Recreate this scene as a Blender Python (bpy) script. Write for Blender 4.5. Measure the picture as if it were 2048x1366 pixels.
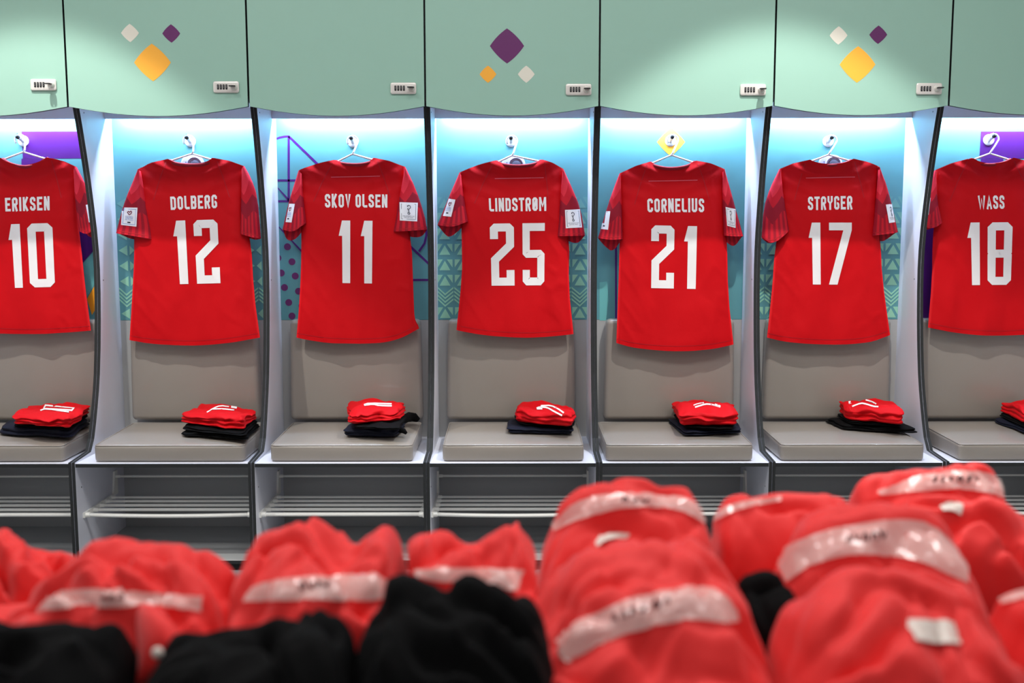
import bpy, bmesh, math, random
from mathutils import Vector, Matrix, noise
from mathutils.bvhtree import BVHTree

for _o in list(bpy.data.objects):
    bpy.data.objects.remove(_o)
scn = bpy.context.scene
COL = scn.collection

# ------------------------------------------------------------------ camera
FPX, PIT, ROLL = 2000.0, 0.1097, -0.00135
CAM = Vector((0.0133, -3.924, 1.3705))
cd = bpy.data.cameras.new('camera')
cam = bpy.data.objects.new('camera', cd)
COL.objects.link(cam)
cam.matrix_world = Matrix.Translation(CAM) @ Matrix.Rotation(math.pi / 2 - PIT, 4, 'X') @ Matrix.Rotation(ROLL, 4, 'Z')
cd.sensor_width = 36.0
cd.lens = FPX / 2048 * 36
cd.clip_start = 0.05
cd.dof.use_dof = True
cd.dof.focus_distance = 4.32
cd.dof.aperture_fstop = 2.5
scn.camera = cam

# ------------------------------------------------------------------ world, lights, exposure
scn.view_settings.view_transform = 'Standard'
scn.view_settings.look = 'None'
scn.view_settings.exposure = 0.0
scn.view_settings.gamma = 1.0
scn.view_settings.use_curve_mapping = False
w = bpy.data.worlds.new('world')
scn.world = w
w.use_nodes = True
w.node_tree.nodes['Background'].inputs[0].default_value = (0.9, 0.95, 1, 1)
w.node_tree.nodes['Background'].inputs[1].default_value = 0.02


def lamp(name, kind, loc, power, color=(1, 1, 1), aim=None, **kw):
    d = bpy.data.lights.new(name, kind)
    d.energy = power
    d.color = color
    for k, v in kw.items():
        setattr(d, k, v)
    o = bpy.data.objects.new(name, d)
    COL.objects.link(o)
    o.location = loc
    if aim:
        o.rotation_euler = (Vector(aim) - Vector(loc)).to_track_quat('-Z', 'Y').to_euler()
    return o


CEIL = 3.42
# recessed downlights that throw the scallops on the doors
for x in (-1.87, 1.05):
    lamp('downlight_spot', 'SPOT', (x, -0.765, CEIL - 0.03), 205, (1.0, 0.97, 0.92), (x, -0.765, 0),
         spot_size=math.radians(75.5), spot_blend=0.2, shadow_soft_size=0.03)
# added soft fill for the room: lamps just under the ceiling, no panels modelled
for x in (-1.5, 0.0, 1.5):
    lamp('ceiling_fill_light', 'AREA', (x, -1.75, CEIL - 0.02), 25, (1.0, 0.985, 0.97), None,
         shape='RECTANGLE', size=0.6, size_y=0.6)
    lamp('ceiling_fill_light', 'AREA', (x, -3.5, CEIL - 0.02), 7, (1.0, 0.985, 0.97), None,
         shape='RECTANGLE', size=0.6, size_y=0.6)

# ------------------------------------------------------------------ helpers


def tag(o, label=None, cat=None, group=None, kind=None):
    for k, v in (('label', label), ('category', cat), ('group', group), ('kind', kind)):
        if v:
            o[k] = v
    return o


def ray(px, py):
    a, b = px - 1024, py - 683
    r, t = math.cos(ROLL), math.sin(ROLL)
    a, b = a * r + b * t, -a * t + b * r
    x, u = a / FPX, -b / FPX
    c, s = math.cos(PIT), math.sin(PIT)
    return Vector((x, c + u * s, -s + u * c))


def at(px, py, y=None, x=None, z=None):
    """the point of the scene that stands at that picture position in the plane Y=y, X=x or Z=z"""
    d = ray(px, py)
    if y is not None:
        k = (y - CAM.y) / d.y
    elif x is not None:
        k = (x - CAM.x) / d.x
    else:
        k = (z - CAM.z) / d.z
    return CAM + d * k


def thing(name, loc, label, cat, group=None):
    o = bpy.data.objects.new(name, None)
    o.empty_display_size = 0.05
    o.location = loc
    COL.objects.link(o)
    return tag(o, label, cat, group)


def root_loc(o):
    v = Vector((0, 0, 0))
    while o is not None:
        v += o.location
        o = o.parent
    return v


def mk(name, verts, faces, mats, parent=None, smooth=True, midx=None, uvs=None, edges=None, auto=None):
    """one mesh object from world-space vertices"""
    off = root_loc(parent)
    me = bpy.data.meshes.new(name)
    me.from_pydata([(v[0] - off.x, v[1] - off.y, v[2] - off.z) for v in verts], [], faces)
    if not isinstance(mats, (list, tuple)):
        mats = [mats]
    for m in mats:
        me.materials.append(m)
    if midx:
        me.polygons.foreach_set('material_index', midx)
    if smooth:
        me.polygons.foreach_set('use_smooth', [True] * len(me.polygons))
        if auto:
            me.set_sharp_from_angle(angle=math.radians(auto))
    if uvs:
        lay = me.uv_layers.new(name='uv')
        for i, l in enumerate(me.loops):
            lay.data[i].uv = uvs[l.vertex_index]
    me.update()
    o = bpy.data.objects.new(name, me)
    COL.objects.link(o)
    if parent is not None:
        o.parent = parent
    return o


class MB:
    def __init__(s):
        s.v, s.f, s.m = [], [], []

    def add(s, v, f, m=0):
        n = len(s.v)
        s.v += [tuple(p) for p in v]
        s.f += [tuple(i + n for i in q) for q in f]
        s.m += [m] * len(f)

    def box(s, x0, x1, y0, y1, z0, z1, m=0, front=None):
        v = [(x, y, z) for x in (x0, x1) for y in (y0, y1) for z in (z0, z1)]
        f = [(0, 1, 3, 2), (4, 6, 7, 5), (0, 4, 5, 1), (2, 3, 7, 6), (0, 2, 6, 4), (1, 5, 7, 3)]
        n = len(s.v)
        s.v += v
        s.f += [tuple(i + n for i in q) for q in f]
        s.m += [m, m, front if front is not None else m, m, m, m]

    def tube(s, pts, r, n=8, closed=False, m=0, flat=1.0):
        pts = [Vector(p) for p in pts]
        k = len(pts)
        rings = []
        up = Vector((0, -1, 0))
        for i, p in enumerate(pts):
            a = pts[(i - 1) % k] if (closed or i) else p
            b = pts[(i + 1) % k] if (closed or i < k - 1) else p
            t = (b - a).normalized()
            u = up - t * up.dot(t)
            if u.length < 1e-4:
                u = Vector((0, 0, 1)) - t * t.z
            u.normalize()
            q = t.cross(u)
            rr = r[i] if isinstance(r, (list, tuple)) else r
            rings.append([p + (u * math.cos(2 * math.pi * j / n) * flat + q * math.sin(2 * math.pi * j / n)) * rr for j in range(n)])
        v = [p for g in rings for p in g]
        f = []
        for i in range(k if closed else k - 1):
            for j in range(n):
                a, b = i * n + j, i * n + (j + 1) % n
                c, d = ((i + 1) % k) * n + j, ((i + 1) % k) * n + (j + 1) % n
                f.append((a, b, d, c))
        if not closed:
            f.append(tuple(range(n))[::-1])
            f.append(tuple((k - 1) * n + j for j in range(n)))
        s.add(v, f, m)

    def build(s, name, mats, parent=None, smooth=False, auto=None):
        return mk(name, s.v, s.f, mats, parent, smooth, s.m, auto=auto)


def rounded_box(x0, x1, y0, y1, z0, z1, r, n=10, fn=None):
    """closed rounded box; fn(point, unit cube coords) may push points"""
    cx, cy, cz = (x0 + x1) / 2, (y0 + y1) / 2, (z0 + z1) / 2
    hx, hy, hz = (x1 - x0) / 2, (y1 - y0) / 2, (z1 - z0) / 2
    rx, ry, rz = (r if isinstance(r, (tuple, list)) else (min(r, hx), min(r, hy), min(r, hz)))
    idx, V, F = {}, [], []

    def warp(t, h, rr):
        # spend the lattice on the rounded rims
        e = rr / h
        a = abs(t)
        k = 0.5
        p = (a / k) * (1 - e) if a < k else (1 - e) + (a - k) / (1 - k) * e
        return math.copysign(p, t)

    def vert(i, j, k):
        key = (i, j, k)
        if key in idx:
            return idx[key]
        u, v, ww = [2 * q / n - 1 for q in key]
        p = Vector((warp(u, hx, rx) * hx, warp(v, hy, ry) * hy, warp(ww, hz, rz) * hz))
        q = Vector((max(-hx + rx, min(hx - rx, p.x)), max(-hy + ry, min(hy - ry, p.y)), max(-hz + rz, min(hz - rz, p.z))))
        d = Vector(((p.x - q.x) / rx, (p.y - q.y) / ry, (p.z - q.z) / rz))
        if d.length > 1e-9:
            d.normalize()
        p = Vector((q.x + d.x * rx, q.y + d.y * ry, q.z + d.z * rz))
        c = (p.x / hx, p.y / hy, p.z / hz)
        p = p + Vector((cx, cy, cz))
        if fn:
            p = fn(p, c)
        idx[key] = len(V)
        V.append(p)
        return idx[key]
    for a in range(n):
        for b in range(n):
            for s in (0, n):
                q = [(a, b), (a + 1, b), (a + 1, b + 1), (a, b + 1)]
                o = 1 if s else -1
                for fm in (lambda i, j: (s, i, j), lambda i, j: (j, s, i), lambda i, j: (i, j, s)):
                    f = [vert(*fm(i, j)) for i, j in q]
                    F.append(tuple(f if o > 0 else f[::-1]))
    return V, F


def lathe(c, axis, prof, n=20):
    """surface of revolution about axis through c; prof = [(distance along axis, radius)]"""
    ax = Vector(axis).normalized()
    u = ax.orthogonal().normalized()
    q = ax.cross(u)
    V, F = [], []
    for d, r in prof:
        for j in range(n):
            a = 2 * math.pi * j / n
            V.append(Vector(c) + ax * d + (u * math.cos(a) + q * math.sin(a)) * r)
    for i in range(len(prof) - 1):
        for j in range(n):
            F.append((i * n + j, i * n + (j + 1) % n, (i + 1) * n + (j + 1) % n, (i + 1) * n + j))
    F.append(tuple(range(n))[::-1])
    F.append(tuple((len(prof) - 1) * n + j for j in range(n)))
    return V, F


# ------------------------------------------------------------------ materials


def srgb(r, g, b):
    f = lambda c: (c / 255 / 12.92) if c / 255 <= 0.04045 else ((c / 255 + 0.055) / 1.055) ** 2.4
    return (f(r), f(g), f(b), 1)


def mat(name, col, rough=0.5, spec=0.5, metal=0.0, sheen=0.0, bump=None, vary=0.0, alpha=1.0, emit=None, coat=0.0):
    m = bpy.data.materials.new(name)
    m.use_nodes = True
    nt = m.node_tree
    b = nt.nodes['Principled BSDF']
    b.inputs['Base Color'].default_value = col
    b.inputs['Roughness'].default_value = rough
    b.inputs['Specular IOR Level'].default_value = spec
    b.inputs['Metallic'].default_value = metal
    b.inputs['Alpha'].default_value = alpha
    if sheen:
        b.inputs['Sheen Weight'].default_value = sheen
        b.inputs['Sheen Roughness'].default_value = 0.5
    if coat:
        b.inputs['Coat Weight'].default_value = coat
    if emit:
        b.inputs['Emission Color'].default_value = emit[0]
        b.inputs['Emission Strength'].default_value = emit[1]
    tc = nt.nodes.new('ShaderNodeTexCoord')
    if vary:
        nz = nt.nodes.new('ShaderNodeTexNoise')
        nz.inputs['Scale'].default_value = 7
        nz.inputs['Detail'].default_value = 4
        nt.links.new(tc.outputs['Object'], nz.inputs['Vector'])
        mx = nt.nodes.new('ShaderNodeMix')
        mx.data_type = 'RGBA'
        mx.inputs[6].default_value = tuple(c * (1 - vary) for c in col[:3]) + (1,)
        mx.inputs[7].default_value = tuple(min(1, c * (1 + vary)) for c in col[:3]) + (1,)
        nt.links.new(nz.outputs['Fac'], mx.inputs[0])
        nt.links.new(mx.outputs[2], b.inputs['Base Color'])
    if bump:
        prev = None
        for (scale, strength, dist) in bump:
            nz = nt.nodes.new('ShaderNodeTexNoise')
            nz.inputs['Scale'].default_value = scale
            nz.inputs['Detail'].default_value = 3
            nt.links.new(tc.outputs['Object'], nz.inputs['Vector'])
            bp = nt.nodes.new('ShaderNodeBump')
            bp.inputs['Strength'].default_value = strength
            bp.inputs['Distance'].default_value = dist
            nt.links.new(nz.outputs['Fac'], bp.inputs['Height'])
            if prev:
                nt.links.new(prev.outputs['Normal'], bp.inputs['Normal'])
            prev = bp
        nt.links.new(prev.outputs['Normal'], b.inputs['Normal'])
    return m


M = {}
M['mint'] = mat('mint_laminate', srgb(150, 190, 174), 0.42, 0.4, vary=0.015)
M['white'] = mat('white_laminate', srgb(214, 216, 226), 0.4, 0.4, vary=0.02)
M['grey_lam'] = mat('grey_laminate', srgb(168, 168, 166), 0.5, 0.4, vary=0.02)
M['base_grey'] = mat('base_grey_laminate', srgb(158, 160, 160), 0.5, 0.4, vary=0.02)
M['edge'] = mat('dark_edge_core', srgb(44, 46, 47), 0.65, 0.2, vary=0.15)
M['black'] = mat('black_plastic', srgb(20, 20, 24), 0.4, 0.5)
M['teal'] = mat('teal_print', srgb(92, 150, 156), 0.5, 0.35, vary=0.03)
M['leather'] = mat('taupe_vinyl', srgb(142, 135, 127), 0.34, 0.5, vary=0.03, bump=[(420, 0.1, 0.0006), (9, 0.12, 0.006)], coat=0.35)
M['steel'] = mat('brushed_steel', srgb(226, 222, 216), 0.36, 0.5, metal=0.35, bump=[(300, 0.05, 0.0004)])
M['tubewhite'] = mat('white_powder_coat', srgb(238, 238, 232), 0.3, 0.5)
M['plastic'] = mat('white_plastic', srgb(232, 232, 236), 0.35, 0.5)
M['lilac'] = mat('lilac_grey_plastic', srgb(176, 170, 196), 0.4, 0.4)
M['mid_grey'] = mat('mid_grey_plastic', srgb(84, 82, 98), 0.45, 0.4)
M['screw'] = mat('screw_metal', srgb(110, 110, 115), 0.4, 0.5, metal=0.7)
M['yellow'] = mat('yellow_print', srgb(247, 176, 62), 0.45, 0.35)
M['purple'] = mat('purple_print', srgb(100, 40, 98), 0.45, 0.35)
M['violet'] = mat('violet_print', srgb(78, 20, 112), 0.45, 0.35)
M['cream'] = mat('cream_print', srgb(226, 222, 208), 0.45, 0.35)
M['orange'] = mat('orange_print', srgb(240, 160, 40), 0.45, 0.35)
M['navyprint'] = mat('deep_teal_print', srgb(30, 84, 104), 0.45, 0.35)
M['tealight'] = mat('light_teal_print', srgb(104, 176, 174), 0.45, 0.35)
FAB = [(900, 0.25, 0.0008), (22, 0.25, 0.006), (7, 0.25, 0.012)]
M['red'] = mat('red_jersey_knit', srgb(198, 5, 17), 0.65, 0.14, bump=FAB, vary=0.05)
M['red_dark'] = mat('red_collar_rib', srgb(146, 8, 28), 0.65, 0.25, sheen=0.05, bump=[(600, 0.3, 0.001)])
M['red_seam'] = mat('red_seam_thread', srgb(178, 10, 26), 0.6, 0.3)
M['pink_seam'] = mat('pale_seam_thread', srgb(228, 92, 108), 0.5, 0.4)
M['red_pile'] = mat('red_training_knit', srgb(232, 32, 30), 0.6, 0.35, sheen=0.15, bump=FAB, vary=0.08)
M['black_cloth'] = mat('black_cloth', srgb(6, 6, 7), 0.85, 0.12, bump=FAB)
M['navy_cloth'] = mat('navy_cloth', srgb(15, 19, 36), 0.7, 0.2, bump=FAB)
M['print_white'] = mat('white_vinyl_print', srgb(238, 236, 236), 0.45, 0.4, bump=[(22, 0.1, 0.004)])
M['patch'] = mat('white_patch', srgb(236, 236, 240), 0.5, 0.4)
M['patch_ink'] = mat('dark_patch_ink', srgb(44, 44, 60), 0.5, 0.3)
M['patch_blue'] = mat('blue_patch_ink', srgb(60, 120, 190), 0.5, 0.3)
M['patch_maroon'] = mat('maroon_patch_ink', srgb(120, 24, 60), 0.5, 0.3)
M['tape'] = mat('clear_tape', srgb(244, 214, 206), 0.16, 0.8, alpha=0.6, bump=[(30, 0.5, 0.006)], coat=0.4)
M['tape_label'] = mat('off_white_label', srgb(226, 212, 202), 0.4, 0.4, bump=[(40, 0.3, 0.004)])
M['marker'] = mat('black_marker_ink', srgb(40, 20, 24), 0.6, 0.2)
M['wall'] = mat('painted_wall', srgb(214, 214, 214), 0.8, 0.2, vary=0.02)
M['ceil'] = mat('ceiling_paint', srgb(228, 228, 228), 0.85, 0.2, vary=0.02)
M['floor'] = mat('grey_floor', srgb(120, 122, 124), 0.5, 0.4, vary=0.06)
M['table'] = mat('table_laminate', srgb(90, 90, 94), 0.5, 0.4, vary=0.03)
M['led'] = mat('led_diffuser', (0.8, 0.9, 1, 1), 0.4, 0.4, emit=((0.62, 0.8, 1.0, 1), 6.0))


def sleeve_material():
    """printed red sleeve: pale shoulder facets, a dark zigzag band and upright stripes at the cuff (flat print in uv)"""
    m = mat('red_sleeve_print', srgb(200, 16, 34), 0.62, 0.2, bump=FAB)
    nt = m.node_tree
    b = nt.nodes['Principled BSDF']
    N, L = nt.nodes.new, nt.links.new
    uv = N('ShaderNodeUVMap')
    sp = N('ShaderNodeSeparateXYZ')
    L(uv.outputs['UV'], sp.inputs[0])

    def math_(op, a, bb=None, c=None):
        n = N('ShaderNodeMath')
        n.operation = op
        for i, x in enumerate((a, bb, c)):
            if x is None:
                continue
            if isinstance(x, (int, float)):
                n.inputs[i].default_value = x
            else:
                L(x, n.inputs[i])
        return n.outputs[0]
    s, t = sp.outputs[0], sp.outputs[1]
    zig = math_('PINGPONG', math_('ADD', math_('MULTIPLY', s, 2.3), 0.2), 1.0)
    z1 = math_('SUBTRACT', t, math_('ADD', 0.40, math_('MULTIPLY', zig, 0.14)))
    dark1 = math_('MULTIPLY', math_('GREATER_THAN', z1, 0.0), math_('LESS_THAN', z1, 0.22))
    zig2 = math_('PINGPONG', math_('ADD', math_('MULTIPLY', s, 1.7), 0.6), 1.0)
    lite = math_('LESS_THAN', math_('SUBTRACT', t, math_('MULTIPLY', zig2, 0.2)), 0.2)
    stripe = math_('GREATER_THAN', math_('SINE', math_('MULTIPLY', s, 34.0)), 0.0)
    low = math_('GREATER_THAN', math_('SUBTRACT', t, math_('MULTIPLY', zig, 0.12)), 0.62)
    dark2 = math_('MULTIPLY', stripe, low)

    def mix(f, ca, cb):
        n = N('ShaderNodeMix')
        n.data_type = 'RGBA'
        L(f, n.inputs[0])
        for i, x in ((6, ca), (7, cb)):
            if isinstance(x, tuple):
                n.inputs[i].default_value = x
            else:
                L(x, n.inputs[i])
        return n.outputs[2]
    c = mix(lite, srgb(196, 18, 38), srgb(222, 44, 62))
    c = mix(dark1, c, srgb(142, 10, 34))
    c = mix(dark2, c, srgb(152, 12, 34))
    L(c, b.inputs['Base Color'])
    return m


M['sleeve'] = sleeve_material()


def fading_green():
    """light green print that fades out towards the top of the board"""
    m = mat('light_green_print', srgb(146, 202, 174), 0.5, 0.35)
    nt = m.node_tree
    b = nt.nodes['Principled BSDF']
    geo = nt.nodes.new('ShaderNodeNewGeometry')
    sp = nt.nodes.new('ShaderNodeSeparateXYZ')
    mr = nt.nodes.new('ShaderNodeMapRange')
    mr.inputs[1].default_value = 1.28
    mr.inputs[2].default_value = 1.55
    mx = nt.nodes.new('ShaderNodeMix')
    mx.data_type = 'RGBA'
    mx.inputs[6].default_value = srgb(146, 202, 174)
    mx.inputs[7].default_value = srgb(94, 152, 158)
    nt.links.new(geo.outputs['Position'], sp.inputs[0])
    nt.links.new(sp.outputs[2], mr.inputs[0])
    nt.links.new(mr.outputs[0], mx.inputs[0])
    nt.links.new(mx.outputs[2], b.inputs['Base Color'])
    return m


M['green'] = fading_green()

# ------------------------------------------------------------------ decals: prints laid onto a surface


def bvh_of(o):
    off = root_loc(o.parent) if o.parent else Vector((0, 0, 0))
    me = o.data
    return BVHTree.FromPolygons([v.co + off + o.location for v in me.vertices], [tuple(p.vertices) for p in me.polygons])


def lerp2(a, b, t):
    return (a[0] + (b[0] - a[0]) * t, a[1] + (b[1] - a[1]) * t)


def quad_grid(q, nx, ny):
    """q = 4 points in order tl, tr, br, bl -> grid points and faces"""
    P, F = [], []
    for j in range(ny + 1):
        l, r = lerp2(q[0], q[3], j / ny), lerp2(q[1], q[2], j / ny)
        for i in range(nx + 1):
            P.append(lerp2(l, r, i / nx))
    for j in range(ny):
        for i in range(nx):
            a = j * (nx + 1) + i
            F.append((a, a + nx + 1, a + nx + 2, a + 1))
    return P, F


def lay(name, quads, bvh, off, m, parent, step=5.0, extra=None):
    """picture-space quads -> mesh resting on the surface behind them"""
    V, F = [], []
    hint = None
    for q in quads:
        wx = max(math.dist(q[0], q[1]), math.dist(q[3], q[2]))
        wy = max(math.dist(q[0], q[3]), math.dist(q[1], q[2]))
        P, f = quad_grid(q, max(1, min(40, round(wx / step))), max(1, min(40, round(wy / step))))
        n = len(V)
        good = []
        for p in P:
            d = ray(*p).normalized()
            h, nn, _, _ = bvh.ray_cast(CAM, d)
            if h is None:
                if hint is None:
                    hint = (Vector((0, 0, 0)) - CAM).length
                h = CAM + d * hint
                good.append(False)
                V.append(h)
                continue
            hint = (h - CAM).length
            if nn.dot(d) > 0:
                nn = -nn
            V.append(h + nn * off)
            good.append(True)
        for a in f:
            if all(good[i] for i in a):
                F.append(tuple(i + n for i in a))
    if not F:
        return None
    used = sorted({i for f in F for i in f})
    rm = {k: i for i, k in enumerate(used)}
    return mk(name, [V[i] for i in used], [tuple(rm[i] for i in f) for f in F], m, parent)


def stroke(pts, hw, closed=False, chamfer=0.0):
    """polyline -> list of quads with mitred joints"""
    pts = [Vector((p[0], p[1])) for p in pts]
    if chamfer:
        out = []
        k = len(pts)
        for i, p in enumerate(pts):
            if not closed and i in (0, k - 1):
                out.append(p)
                continue
            a, b = pts[i - 1], pts[(i + 1) % k]
            ca = min(chamfer, (a - p).length * 0.45)
            cb = min(chamfer, (b - p).length * 0.45)
            out += [p + (a - p).normalized() * ca, p + (b - p).normalized() * cb]
        pts = out
    k = len(pts)
    L, R = [], []
    for i, p in enumerate(pts):
        a = pts[i - 1] if (closed or i) else None
        b = pts[(i + 1) % k] if (closed or i < k - 1) else None
        if a is None:
            t = (b - p).normalized()
            n = Vector((-t.y, t.x))
            m = 1
        elif b is None:
            t = (p - a).normalized()
            n = Vector((-t.y, t.x))
            m = 1
        else:
            t1, t2 = (p - a).normalized(), (b - p).normalized()
            n1, n2 = Vector((-t1.y, t1.x)), Vector((-t2.y, t2.x))
            n = (n1 + n2)
            if n.length < 1e-6:
                n = n1
            n.normalize()
            m = 1 / max(0.3, n.dot(n1))
            if m > 1.5:
                m = 1.05
        L.append(p + n * hw * m)
        R.append(p - n * hw * m)
    Q = []
    for i in range(k if closed else k - 1):
        j = (i + 1) % k
        Q.append([tuple(L[i]), tuple(L[j]), tuple(R[j]), tuple(R[i])])
    return Q


R_ = [(2, 2), (8, 2), (8, 18), (2, 18)]
GLYPH = {  # width, open paths, closed paths on a 20 unit tall grid
    'E': (9.6, [[(9.4, 2), (2, 2), (2, 18), (9.4, 18)], [(2, 10), (8, 10)]], []),
    'R': (10, [[(2, 20), (2, 2), (8, 2), (8, 10.5), (2, 10.5)], [(5.2, 10.5), (8.2, 20)]], []),
    'I': (4, [[(2, 0), (2, 20)]], []),
    'K': (10, [[(2, 0), (2, 20)], [(8.2, 0), (3.2, 10.5), (8.2, 20)]], []),
    'S': (10, [[(8, 6.5), (8, 2), (2, 2), (2, 8.6), (8, 11.4), (8, 18), (2, 18), (2, 13.5)]], []),
    'N': (10, [[(2, 20), (2, 0)], [(2.4, 1), (7.6, 19)], [(8, 20), (8, 0)]], []),
    'D': (10, [], [[(2, 2), (6.2, 2), (8, 4), (8, 16), (6.2, 18), (2, 18)]]), 'O': (10, [], [R_]),
    'L': (9, [[(2, 0), (2, 18), (9, 18)]], []),
    'B': (10, [], [[(2, 2), (6.8, 2), (8, 3.5), (8, 8.5), (6.8, 10), (2, 10)], [(2, 10), (6.8, 10), (8, 11.5), (8, 16.5), (6.8, 18), (2, 18)]]),
    'G': (10, [[(8, 6.5), (8, 2), (2, 2), (2, 18), (8, 18), (8, 10.8), (5.2, 10.8)]], []),
    'V': (10, [[(1.8, 0), (5, 19), (8.2, 0)]], []),
    'T': (9.6, [[(0, 2), (9.6, 2)], [(4.8, 2), (4.8, 20)]], []),
    'Ø': (10, [[(7.4, 3), (2.6, 17)]], [R_]),
    'M': (13, [[(2, 20), (2, 0)], [(2.4, 1), (6.5, 13), (10.6, 1)], [(11, 0), (11, 20)]], []),
    'C': (10, [[(8, 6.8), (8, 2), (2, 2), (2, 18), (8, 18), (8, 13.2)]], []),
    'U': (10, [[(2, 0), (2, 18), (8, 18), (8, 0)]], []),
    'Y': (10, [[(2, 0), (2, 7), (5, 11), (8, 7), (8, 0)], [(5, 11), (5, 20)]], []),
    'W': (14, [[(1.6, 0), (4, 19), (7, 5), (10, 19), (12.4, 0)]], []),
    'A': (10.6, [[(1.6, 20), (5.3, 1), (9, 20)], [(3, 14), (7.6, 14)]], []),
    ' ': (4, [], []),
}


def to_quad(box, u, v):
    return lerp2(lerp2(box[0], box[1], u), lerp2(box[3], box[2], u), v)


def name_quads(text, box):
    x = 0
    Q = []
    for ch in text:
        wd, op, cl = GLYPH[ch]
        for p in op:
            Q += [[(a + x, b) for a, b in q] for q in stroke(p, 1.75, False, 1.6 if ch in 'RSGCUL' else 0)]
        for p in cl:
            Q += [[(a + x, b) for a, b in q] for q in stroke(p, 1.75, True, 0 if ch in 'DB' else 1.8)]
        x += wd + 2.0
    W = x - 2.0
    return [[to_quad(box, a / W, b / 20) for a, b in q] for q in Q]


C27 = [(4.5, 4.5), (22.5, 4.5), (22.5, 65.5), (4.5, 65.5)]


def digit(d):
    """quads on a grid 70 tall, and the digit's width"""
    if d == '1':
        return [[(3.8, 0), (12.8, 0), (12.6, 70), (3.9, 70)], [(3.7, 0.2), (3.9, 0.2), (3.9, 17.2), (0, 17.2)]], 12.8
    if d == '7':
        return [[(0, 0), (27, 0), (27, 8.7), (0, 8.7)], [(17, 8.6), (27, 8.6), (10, 70), (-0.4, 70)]], 27
    if d == '2':
        return stroke([(4.5, 17.5), (4.5, 6.3), (6.3, 4.5), (20.6, 4.5), (22.4, 6.3), (22.4, 24.5), (5.2, 41), (5.2, 65.5), (22.6, 65.5), (22.6, 52.5)], 4.5), 27
    if d == '5':
        return stroke([(27, 4.4), (4.5, 4.4), (4.5, 33), (6, 34.5), (20.7, 34.5), (22.5, 36.3), (22.5, 63.7), (20.7, 65.5), (6.3, 65.5), (4.5, 63.7), (4.5, 52.5)], 4.4), 27
    if d == '0':
        return stroke(C27, 4.5, True, 2.4), 27
    if d == '8':
        return stroke([(4.5, 4.5), (22.5, 4.5), (22.5, 35), (4.5, 35)], 4.5, True, 2.6) + stroke([(4.5, 35), (22.5, 35), (22.5, 65.5), (4.5, 65.5)], 4.5, True, 2.6), 27


def number_quads(slots, box):
    Q = []
    for d, u0, u1 in slots:
        qs, wd = digit(d)
        for q in qs:
            Q.append([to_quad(box, u0 + (u1 - u0) * a / wd, b / 70) for a, b in q])
    return Q


# ------------------------------------------------------------------ the room
XP = [-2.468, -1.75, -1.0313, -0.3299, 0.3614, 1.0545, 1.75, 2.449]   # where the stalls meet
XL, XR = XP[0] - 0.004, XP[7] + 0.004
YW = 0.60


def slab(name, *b, m):
    k = MB()
    k.box(*b)
    return tag(k.build(name, m), kind='structure')


slab('floor', XL, XR, -5.6, YW, -0.05, 0.0, m=M['floor'])
slab('ceiling', XL, XR, -5.6, YW, CEIL, CEIL + 0.05, m=M['ceil'])
slab('wall_back', XL, XR, YW, YW + 0.05, 0, CEIL, m=M['wall'])
slab('wall_front', XL, XR, -5.65, -5.6, 0, CEIL, m=M['wall'])
slab('wall_left', XL - 0.05, XL, -5.6, YW, 0, CEIL, m=M['wall'])
slab('wall_right', XR, XR + 0.05, -5.6, YW, 0, CEIL, m=M['wall'])

# ------------------------------------------------------------------ locker stalls
Z_B = 0.45       # bench top
Y_D = 0.129      # door face
Z_D = 1.8655     # door bottom at the seams
Z_U = 1.90       # underside of the overhead locker
Z_T = 2.36       # top of the stall
Y_K = 0.53       # mural board face
PROFILE = [(0.0, 0.0), (0.0, 0.452), (0.158, 0.462), (0.195, 0.51), (0.222, 0.575), (0.242, 0.632), (0.264, 0.70), (0.282, 0.77),
           (0.302, 0.88), (0.317, 0.994), (0.328, 1.11), (0.333, 1.21), (0.331, 1.29), (0.321, 1.38), (0.303, 1.48), (0.28, 1.59),
           (0.252, 1.70), (0.224, 1.80), (0.197, 1.885), (0.152, 1.895), (0.152, Z_T), (0.555, Z_T), (0.555, 0.0)]


def side_panel(x0, x1, root):
    k = MB()
    n = len(PROFILE)
    V = [(x, y, z) for x in (x0, x1) for y, z in PROFILE]
    # faces as a fan of quads front to back so the curved outline stays clean
    F, m = [], []
    F.append(tuple(range(n)))
    F.append(tuple(range(n, 2 * n))[::-1])
    m += [0, 0]
    for i in range(n):
        j = (i + 1) % n
        F.append((j, i, i + n, j + n))
        m.append(1 if i < n - 2 else 0)
    return mk('side_panel', V, F, [M['white'], M['edge']], root, False, m)


def flat_poly(pts, y, th=0.0006):
    """polygon (x, z) as a thin print on a board facing -Y"""
    n = len(pts)
    V = [(p[0], y - th, p[1]) for p in pts] + [(p[0], y, p[1]) for p in pts]
    F = [tuple(range(n))] + [(i, i + n, (i + 1) % n + n, (i + 1) % n) for i in range(n)]
    return V, F


LIM = [-9, 9]


def pxy(px, py, y=Y_K):
    p = at(px, py, y=y)
    return (min(max(p.x, LIM[0]), LIM[1]), p.z)


def prt(name, pts, m, root, y=Y_K):
    V, F = flat_poly(pts, y)
    return mk(name, V, F, m, root, False)


def diamond(cx, cz, r, n=7, bulge=0.10):
    pts = []
    c = [(0, r), (r, 0), (0, -r), (-r, 0)]
    for i in range(4):
        a, b = c[i], c[(i + 1) % 4]
        for k in range(n):
            t = k / n
            p = lerp2(a, b, t)
            mid = ((a[0] + b[0]) / 2, (a[1] + b[1]) / 2)
            s = 4 * t * (1 - t) * bulge
            pts.append((cx + p[0] + mid[0] * s, cz + p[1] + mid[1] * s))
    return pts


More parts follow.
